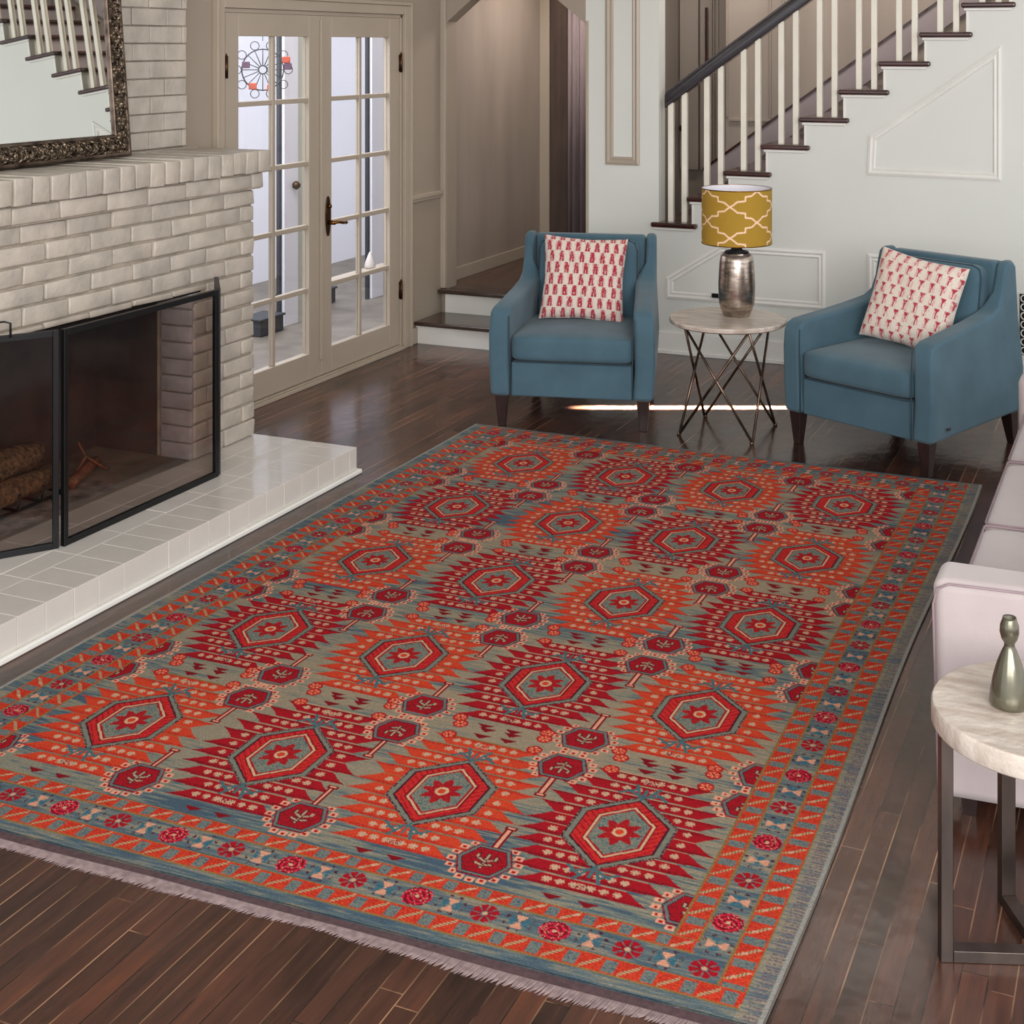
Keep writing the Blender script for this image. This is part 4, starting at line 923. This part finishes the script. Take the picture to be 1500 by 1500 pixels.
# ------------------------------------------------------------------ rug
def build_rug():
    RW, RL = 2.36, 3.59; st_ = 0.003
    nu, nv = int(RW / st_) + 1, int(RL / st_) + 1
    u = np.linspace(0, RW, nu); v = np.linspace(0, RL, nv); U, V = np.meshgrid(u, v, indexing='ij')
    def smooth_noise(fu, fv, seed):
        r = np.random.default_rng(seed); gu, gv = int(RW * fu) + 3, int(RL * fv) + 3; g = r.random((gu, gv))
        a, b = U * fu, V * fv; i, j = np.floor(a).astype(int), np.floor(b).astype(int); x, y = a - i, b - j; x = x * x * (3 - 2 * x); y = y * y * (3 - 2 * y)
        return (g[i, j] * (1 - x) + g[i + 1, j] * x) * (1 - y) + (g[i, j + 1] * (1 - x) + g[i + 1, j + 1] * x) * y
    K = lambda r, g, b: np.array(s2l((r, g, b)))
    TAN, GRN, BLU, DBL = K(140, 125, 104), K(112, 114, 102), K(84, 98, 101), K(64, 81, 94)
    ORG, ORD, CRM, CRD, RDB = K(184, 58, 34), K(162, 40, 30), K(146, 16, 28), K(112, 12, 24), K(178, 34, 36)
    CRE, PNK, NAV, TEA, OLV, STAR = K(188, 154, 122), K(202, 144, 118), K(62, 24, 38), K(62, 94, 99), K(126, 96, 56), K(178, 144, 118)
    fine = smooth_noise(20, 240, 1); med = smooth_noise(3.2, 26, 2); big = smooth_noise(1.2, 2.6, 3)
    x = np.clip(0.22 + 1.25 * (fine - 0.5) + 0.9 * (med - 0.5) + 1.0 * (big - 0.5) + 0.0 * U, 0, 1)
    # abrash: bluer towards both ends and the hearth side
    x = np.clip(x + 0.26 * (np.clip((V - 2.5) / 1.1, 0, 1)) + 0.22 * np.clip((0.9 - U) / 0.9, 0, 1) * np.clip((V - 0.6) / 2, 0, 1), 0, 1)[..., None]
    C = np.where(x < 0.45, TAN + (GRN - TAN) * (x / 0.45), np.where(x < 0.75, GRN + (BLU - GRN) * ((x - 0.45) / 0.3), BLU + (DBL - BLU) * ((x - 0.75) / 0.25)))
    C = C.copy()
    def put(mask, col): C[mask] = col
    def box_idx(cu, cv, r, r2):
        i0, i1 = max(0, int((cu - r) / st_)), min(nu, int((cu + r) / st_) + 2); j0, j1 = max(0, int((cv - r2) / st_)), min(nv, int((cv + r2) / st_) + 2)
        return slice(i0, i1), slice(j0, j1)
    FU0, FU1, FV0, FV1 = 0.238, 2.122, 0.212, 3.330
    # ---- medallions
    def hexd(a, b, hw, sv, av):   # <1 inside; hw half width, sv side half height, av apex
        au, bv = np.abs(a), np.abs(b)
        lim = np.where(au < hw, av - (av - sv) * au / hw, -1); return (bv < lim) & (au < hw)
    us = [0.478, 0.958, 1.425, 1.888]; vs_ = [0.492, 1.127, 1.765, 2.410, 3.052]
    LANE = 0.0485
    for r, cv in enumerate(vs_):
        for c, cu in enumerate(us):
            red = (r + c) % 2 == 1
            main, dark = (CRM, CRD) if red else (ORG, ORD)
            S = box_idx(cu, cv, 0.26, 0.36); a = U[S] - cu; b = V[S] - cv; B = C[S]
            nz = rng.random(a.shape)
            bs = b + 0.012 * np.sign(b) * (np.abs(a) / 0.2) ** 2 * 0     # lanes
            k = np.floor(b / LANE + 0.5); fb_ = b / LANE + 0.5 - k          # 0..1 within a lane
            kc = k * LANE
            env = 0.230 * np.sqrt(np.clip(1 - (np.abs(kc) / 0.325) ** 1.95, 0, 1)) + 0.004
            valid = np.abs(kc) < 0.27
            outw = np.where(kc >= 0, fb_, 1 - fb_)
            outw = np.where(k == 0, fb_, outw)
            # tooth: pointed with the tip on the outer side
            tipl = env - 0.058 * np.clip(1 - outw / 0.88, 0, 1) ** 0.75
            tooth = valid & (np.abs(a) < np.where(outw > 0.90, env - 0.05, tipl)) & (fb_ > 0.07) & (fb_ < 0.96)
            thin = valid & (np.abs(a) < env - 0.06) & ((fb_ <= 0.07))
            B[thin] = CRE * 0.72 if red else OLV
            B[tooth] = main
            rim_ = tooth & ((outw > 0.72) & (nz > 0.35)); B[rim_] = dark
            # little stars in the teeth
            hexlim = np.where(np.abs(kc) < 0.06, 0.128, np.clip(0.128 - (np.abs(kc) - 0.06) * 1.05, 0.0, 1))
            for m_ in range(3):
                sp_ = 0.031; ca = hexlim + 0.020 + m_ * sp_
                ok = valid & (ca < env - 0.058)
                du = np.abs(np.abs(a) - ca); dv = np.abs(fb_ - 0.46) * LANE
                star = ok & (((du < 0.0115) & (dv < 0.0030)) | ((du < 0.0030) & (dv < 0.0105)) | ((np.abs(du - dv) < 0.0026) & (du < 0.0080))); B[star] = STAR
            # triangles above and below
            for (tu, tv) in ((-0.034, -0.325), (-0.033, -0.288), (0.040, -0.325), (0.042, -0.292), (-0.048, 0.298), (0.035, 0.298)):
                tr = (b - tv > -0.009) & (b - tv < 0.011) & (np.abs(a - tu) < 0.027 * (1 - (b - tv + 0.009) / 0.022)); B[tr] = CRD
            # outline hexagons
            ho = hexd(a, b, 0.122, 0.066, 0.172); B[ho] = GRN * 0.95
            hn = ho & ~hexd(a, b, 0.116, 0.062, 0.164); B[hn & (nz > 0.4)] = NAV * 1.2
            h2 = hexd(a, b, 0.104, 0.060, 0.152); B[h2] = NAV
            h3 = hexd(a, b, 0.099, 0.057, 0.146); B[h3] = RDB
            zig = h3 & (np.abs(((a * np.sign(a) + b) / 0.022) % 1 - 0.5) < 0.16); B[zig] = CRM
            sp2 = h3 & (nz > 0.90); B[sp2] = ORG
            h4 = hexd(a, b, 0.074, 0.056, 0.122); B[h4] = CRD
            h5 = hexd(a, b, 0.070, 0.054, 0.118); B[h5] = CRE
            h6 = hexd(a, b, 0.0645, 0.050, 0.110); B[h6] = CRM
            h7 = hexd(a, b, 0.060, 0.047, 0.102); fld = (GRN * 0.9 + TAN * 0.1); B[h7] = fld
            B[h7 & (nz > 0.72)] = TEA * 0.9
            # eight pointed star
            rr = np.hypot(a, b * 0.88); th = np.arctan2(b, a); pet = 0.030 + 0.024 * (1 - np.abs(((th / (PI / 4) + 0.5) % 1) - 0.5) * 2)
            B[(rr < pet)] = CRM; B[(rr < pet) & (nz > 0.8)] = ORD
            B[rr < 0.017] = CRE; B[rr < 0.010] = ORG
            # teal forked antennae at both apexes
            for sg in (-1, 1):
                for (pu, pv, qu, qv) in ((0, 0.166, -0.045, 0.190), (0, 0.166, 0.045, 0.190), (-0.01, 0.172, -0.030, 0.218), (0.01, 0.172, 0.030, 0.218), (0, 0.155, 0, 0.20), (-0.06, 0.17, -0.02, 0.20), (0.06, 0.17, 0.02, 0.20)):
                    P = np.array([pu, pv * sg]); Q = np.array([qu, qv * sg]); d = Q - P; t = np.clip(((a - P[0]) * d[0] + (b - P[1]) * d[1]) / (d @ d), 0, 1)
                    B[np.hypot(a - P[0] - t * d[0], b - P[1] - t * d[1]) < 0.0042] = TEA
                q_ = (np.abs(a) < 0.020) & (np.abs(b - sg * 0.240) < 0.011); B[q_ & (nz > 0.35)] = STAR; B[q_ & (nz > 0.8)] = NAV * 1.6
            C[S] = B
    # ---- small rosettes
    for cv in vs_:
        for cu in us:
            for (du, dv) in ((-0.118, -0.266), (-0.116, -0.330), (0.126, -0.279), (0.127, -0.344), (-0.132, 0.279), (0.122, 0.267)):
                if cv + dv < FV0 + 0.02 or cv + dv > FV1 - 0.02: continue
                S = box_idx(cu + du, cv + dv, 0.03, 0.03); a = U[S] - cu - du; b = V[S] - cv - dv; B = C[S]; rr = np.hypot(a, b); th = np.arctan2(b, a)
                B[rr < 0.0215] = CRM; B[rr < 0.017] = ORG; B[(rr < 0.015) & (np.abs(((th / (PI / 3)) % 1) - 0.5) < 0.14)] = PNK; B[rr < 0.004] = CRM; C[S] = B
    # ---- boteh pairs
    def boteh(cu, cv, pole, fl):
        S = box_idx(cu, cv, 0.12, 0.17); a = U[S] - cu; b = V[S] - cv; B = C[S]; nz = rng.random(a.shape)
        for k in range(18):
            t = 2 * PI * (k + 0.5) / 18; qu, qv = 0.078 * math.cos(t), 0.076 * math.sin(t)
            if pole > 0 and qv > 0.070: continue
            if pole < 0 and qv < -0.070: continue
            w_ = (np.abs(a - qu) < 0.0105) & (np.abs(b - qv) < 0.0085); B[w_] = PNK; B[(np.abs(a - qu) < 0.0042) & (np.abs(b - qv) < 0.0042)] = CRM
        pm = (np.abs(a) < 0.010) & (b * pole > 0.05) & (b * pole < 0.148); B[pm] = CRD; B[(np.abs(a) < 0.0038) & (b * pole > 0.05) & (b * pole < 0.143)] = PNK
        B[(np.abs(a) < 0.015) & (np.abs(b * pole - 0.146) < 0.007)] = CRD; B[(np.abs(a) < 0.009) & (np.abs(b * pole - 0.146) < 0.003)] = PNK
        o = np.maximum(np.abs(b) / 0.060, (np.abs(a) * 0.9 + np.abs(b) * 0.42) / 0.0625)
        B[o < 1] = NAV; B[(o < 1) & (o > 0.93) & (nz > 0.5)] = CRM; B[o < 0.93] = K(92, 102, 100); B[o < 0.82] = NAV; B[o < 0.78] = CRM
        B[(o < 0.78) & (nz > 0.8)] = CRD
        for (pu, pv, qu, qv) in ((0, -0.028, 0, 0.024), (0, 0.0, 0.022, -0.012), (0, 0.0, -0.022, -0.012), (0, 0.016, 0.020, 0.008), (0, 0.016, -0.018, 0.010), (0.022, -0.012, 0.022, -0.022), (-0.022, -0.012, -0.022, -0.022)):
            pv *= fl; qv *= fl; d = np.array([qu - pu, qv - pv]); t = np.clip(((a - pu) * d[0] + (b - pv) * d[1]) / (d @ d), 0, 1); dd = np.hypot(a - pu - t * d[0], b - pv - t * d[1])
            B[dd < 0.0056] = NAV * 0.9; B[dd < 0.0031] = STAR * 0.85
        C[S] = B
    for cu in (0.225, 0.692, 1.170, 1.652, 2.135):
        for vm in (0.810, 1.455, 2.100, 2.745):
            boteh(cu, vm - 0.078, -1, 1); boteh(cu, vm + 0.080, 1, -1)
        boteh(cu, 0.262, 1, -1); boteh(cu, 3.285, -1, 1)
    # ---- borders
    eu = np.minimum(U, RW - U); # distance to long sides
    MU = [0.052, 0.112, 0.183, 0.238]; MVt = [0.022, 0.078, 0.150, 0.212]; MVb = [0.036, 0.091, 0.168, 0.215]
    du = eu; top = V; bot = RL - V
    def nd(i):  # signed inside test for ring i: True when outside the inner rectangle i
        return (du < MU[i]) | (top < MVt[i]) | (bot < MVb[i])
    ring_f = nd(3)
    C[ring_f] = 0
    # base ground of border = field colours, a bit bluer
    x2 = np.clip(0.42 + 1.1 * (fine - 0.5) + 0.7 * (med - 0.5) - 0.28 * (U > RW - 0.055) + 0.15 * (V > 3.54), 0, 1)[..., None]
    G = np.where(x2 < 0.5, TAN * 0.6 + GRN * 0.4 + (BLU - TAN * 0.6 - GRN * 0.4) * (x2 / 0.5), BLU + (DBL - BLU) * ((x2 - 0.5) / 0.5))
    C[ring_f] = G[ring_f]
    nz = rng.random(U.shape)
    def guard(o, i, pitch):
        """orange band with blue tabs between ring o (outer) and ring i (inner)"""
        band = nd(i) & ~nd(o)
        # which side
        sideL = band & (U < MU[i]) & ~(top < MVt[o]); sideR = band & (U > RW - MU[i]) & ~(top < MVt[o])
        topm = band & (top < MVt[i]) & (U >= MU[o]) & (U <= RW - MU[o]); botm = band & (bot < MVb[i]) & (U >= MU[o]) & (U <= RW - MU[o])
        for msk, s, t, t0, t1, fl in ((sideL, V, U, MU[o], MU[i], 1), (sideR, V, RW - U, MU[o], MU[i], 1), (topm, U, V, MVt[o], MVt[i], 0), (botm, U, RL - V, MVb[o], MVb[i], 1)):
            sgd = (lambda g: (g - 0.14) / 0.72) if fl else (lambda g: 1 - (g - 0.14) / 0.72)
            C[msk] = ORG; C[msk & (nz > 0.7)] = ORD
            f = (s / pitch) % 1; q = (t - t0) / (t1 - t0)
            tab = msk & (f < 0.34) & (q > 0.13) & (q < 0.87); C[tab] = (BLU * 0.45 + GRN * 0.55); C[tab & (nz > 0.8)] = DBL
            g = (f - 0.34) / 0.66; dl = np.abs((q - 0.15) / 0.7 - sgd(g)); tw_ = msk & (g > 0.14) & (g < 0.86) & (dl < 0.15); C[tw_] = STAR; C[tw_ & (np.abs(((q * 9) % 1) - 0.5) < 0.14)] = OLV
            dk = msk & (g > 0.05) & (g < 0.95) & (q > 0.1) & (q < 0.9) & (((q - 0.15) / 0.7 - sgd(g)) > 0.15); C[dk & (nz > 0.45)] = ORD
            ln = msk & ((q < 0.07) | (q > 0.93)); C[ln] = OLV; 
    guard(0, 1, 0.081); guard(2, 3, 0.0805)
    def motif(cu, cv, kind, horiz):
        S = box_idx(cu, cv, 0.045, 0.045); a = U[S] - cu; b = V[S] - cv; B = C[S]; n_ = rng.random(a.shape)
        if not horiz: a, b = b, a
        rr = np.hypot(a, b); th = np.arctan2(b, a)
        if kind == 0:
            w_ = rr < 0.0335 + 0.002 * np.cos(14 * th); B[w_] = CRD; B[w_ & (np.abs(((rr / 0.012) + th * 0.3) % 1 - 0.5) < 0.22)] = K(186, 30, 60); B[w_ & (n_ > 0.9)] = PNK * 0.8; B[rr < 0.005] = CRE
        elif kind == 1:
            w_ = (rr < 0.031) & (np.abs(((th / (PI / 4)) % 1) - 0.5) < 0.40) & (rr > 0.008); B[w_] = CRM; B[w_ & (rr < 0.016) & (n_ > 0.5)] = CRD; B[rr < 0.006] = STAR
        else:
            for s in (-1, 1):
                w_ = (np.abs(b) < 0.018 * np.clip((a * s - 0.002) / 0.02, 0, 1)) & (a * s < 0.021) & (a * s > 0.002); B[w_ & (n_ > .15)] = K(50, 92, 108)
                w2 = (np.abs(a) < 0.0125 * np.clip((b * s - 0.001) / 0.016, 0.25, 1)) & (b * s < 0.023) & (b * s > 0.002); B[w2] = PNK * 0.88
            e_ = (rr > 0.028) & (rr < 0.035) & (np.abs(((th / (PI / 4)) % 1) - 0.5) < 0.2) & (n_ > 0.3); B[e_] = NAV * 1.2
        C[S] = B
    seq = [1, 2, 0, 2]
    n_v = 40; step = (RL - 0.130 - 0.114) / n_v
    for i in range(n_v + 1):
        vv = 0.114 + i * step; 
        motif(2.212, vv, seq[i % 4], False); motif(RW - 2.212, vv, seq[(i + 2) % 4], False)
    n_u = 26; step = (2.212 - (RW - 2.212)) / n_u
    for i in range(1, n_u):
        uu = (RW - 2.212) + i * step; motif(uu, 0.114, seq[i % 4], True); motif(uu, RL - 0.130, seq[i % 4], True)
    # overcast selvedge on the right and left margins
    selv = (du < 0.040) & (du > 0.010); t = (np.abs(((V / 0.011) % 1) - 0.5) < 0.28) & (nz > 0.35); C[selv & t & (U > 1)] = K(96, 84, 96); C[(du < 0.010)] = K(136, 134, 128)
    C *= (0.90 + 0.20 * rng.random(U.shape))[..., None]
    # geometry
    wav = 0.010 * np.sin(V * 2.3 + 0.6) * (U / RW) ** 4
    X = U + wav * (np.clip((U - 1.5) / 0.86, 0, 1)); Y = -(V + (1.2 - U) * 0.036 * np.clip((V - 2.6) / 0.99, 0, 1))
    Z = 0.0085 + 0.0009 * (smooth_noise(10, 10, 5) - 0.5)
    co = np.stack([X, Y, Z], -1).reshape(-1, 3); idx = np.arange(nu * nv).reshape(nu, nv)
    q = np.stack([idx[:-1, :-1], idx[:-1, 1:], idx[1:, 1:], idx[1:, :-1]], -1).reshape(-1, 4)
    per = np.concatenate([idx[:, 0], idx[-1, 1:], idx[::-1, -1][1:], idx[0, ::-1][1:-1]]); low = co[per].copy(); low[:, 2] = 0.0005; n0 = nu * nv; k = len(per)
    lo = np.arange(k) + n0; sd = np.stack([per, np.roll(per, -1), np.roll(lo, -1), lo], -1)[:, ::-1]
    allco = np.concatenate([co, low]).astype(np.float32); faces = np.concatenate([q, sd]).astype(np.int32)
    me = bpy.data.meshes.new('pile'); me.vertices.add(len(allco)); me.vertices.foreach_set('co', allco.ravel())
    me.loops.add(faces.size); me.loops.foreach_set('vertex_index', faces.ravel()); me.polygons.add(len(faces))
    me.polygons.foreach_set('loop_start', np.arange(0, faces.size, 4, dtype=np.int32)); me.update(calc_edges=True)
    me.polygons.foreach_set('use_smooth', np.ones(len(faces), dtype=bool))
    rgba = np.ones((len(allco), 4), dtype=np.float32); rgba[:n0, :3] = C.reshape(-1, 3); rgba[n0:, :3] = C.reshape(-1, 3)[per] * 0.9
    at = me.color_attributes.new('pattern', 'FLOAT_COLOR', 'POINT'); at.data.foreach_set('color', rgba.ravel())
    me.materials.append(attr_mat('knotted_wool_pile', 0.95, 0.5, 420, sheen=0.0, grain=0.2, spec=0.1))
    root = thing('area_rug', 'large hand knotted rug with red and orange medallions on the wood floor', 'rug', (-3.05, 6.12, 0))
    o = bpy.data.objects.new('pile', me); COL.objects.link(o); o.parent = root
    # kilim ends and fringes
    def wavy(x): return 0.006 * math.sin(x * 3.1 + 1) + 0.003 * math.sin(x * 11)
    for (yb0, sg, lenf, wk, nm) in ((-RL, -1, 0.033, 0.026, 'near'), (0.0, 1, 0.014, 0.006, 'far')):
        yend = (lambda x: yb0 - (1.2 - x) * 0.036) if nm == 'near' else (lambda x: 0.0)
        kb = MB(); n = 120; vs = []
        for i in range(n + 1):
            x = RW * i / n; y0 = yend(x); vs += [(x, y0, 0.005), (x, y0 + sg * (wk + wavy(x) * (0.5 if nm == 'near' else 0.1)), 0.003), (x, y0 + sg * (wk + wavy(x) * (0.5 if nm == 'near' else 0.1)), 0.0004), (x, y0, 0.0004)]
        fs = []
        for i in range(n):
            a = 4 * i; fs += [(a + j, a + 4 + j, a + 4 + (j + 1) % 4, a + (j + 1) % 4) for j in range(4)]
        fs += [(0, 1, 2, 3), (4 * n + 3, 4 * n + 2, 4 * n + 1, 4 * n)]
        kb.add(vs, fs); kb.build('kilim_end', KILIM, root)
        fr = MB(); x = 0.004; r = random.Random(3)
        while x < RW - 0.004:
            y0 = yend(x); yb = y0 + sg * (wk + wavy(x) * (0.5 if nm == 'near' else 0.1) - 0.004); L_f = lenf * (0.93 + 0.14 * r.random()) + wavy(x * 2.3) * 0.8
            dx = -0.010 + r.uniform(-0.004, 0.004); ww = 0.0034
            fr.add([(x - ww, yb, 0.002), (x + ww, yb, 0.002), (x, yb, 0.0048), (x - ww + dx * .6, yb + sg * L_f * .6, 0.001), (x + ww + dx * .6, yb + sg * L_f * .6, 0.001), (x + dx * .6, yb + sg * L_f * .6, 0.0042), (x + dx * 1.2, yb + sg * L_f, 0.0008)],
                   [(0, 2, 1), (0, 3, 5, 2), (2, 5, 4, 1), (1, 4, 3, 0), (3, 6, 5), (5, 6, 4), (4, 6, 3)])
            x += 0.0040
        f_ = fr.build('fringe', FRINGE, root); f_['kind'] = 'stuff'
build_rug()

# ------------------------------------------------------------------ sun sliver on the floor between the armchairs
sl = bpy.data.lights.new('added_sun_strip_light', 'AREA'); sl.shape = 'RECTANGLE'; sl.size = 0.26; sl.size_y = 0.050; sl.energy = 45.0; sl.spread = math.radians(1.2); sl.color = (1.0, 0.93, 0.78)  # narrow lamp added low behind the right armchair to draw the sun strip
slo = bpy.data.objects.new('added_sun_strip_light', sl); COL.objects.link(slo); slo.location = (-0.05, 7.80, 0.60)
d_ = (Vector((-2.20, 6.86, 0.0)) - slo.location).normalized(); z_ = -d_; y_ = Vector((-math.sin(YAW), math.cos(YAW), 0)); x_ = y_.cross(z_).normalized(); y_ = z_.cross(x_)
slo.rotation_euler = Matrix((x_, y_, z_)).transposed().to_euler()
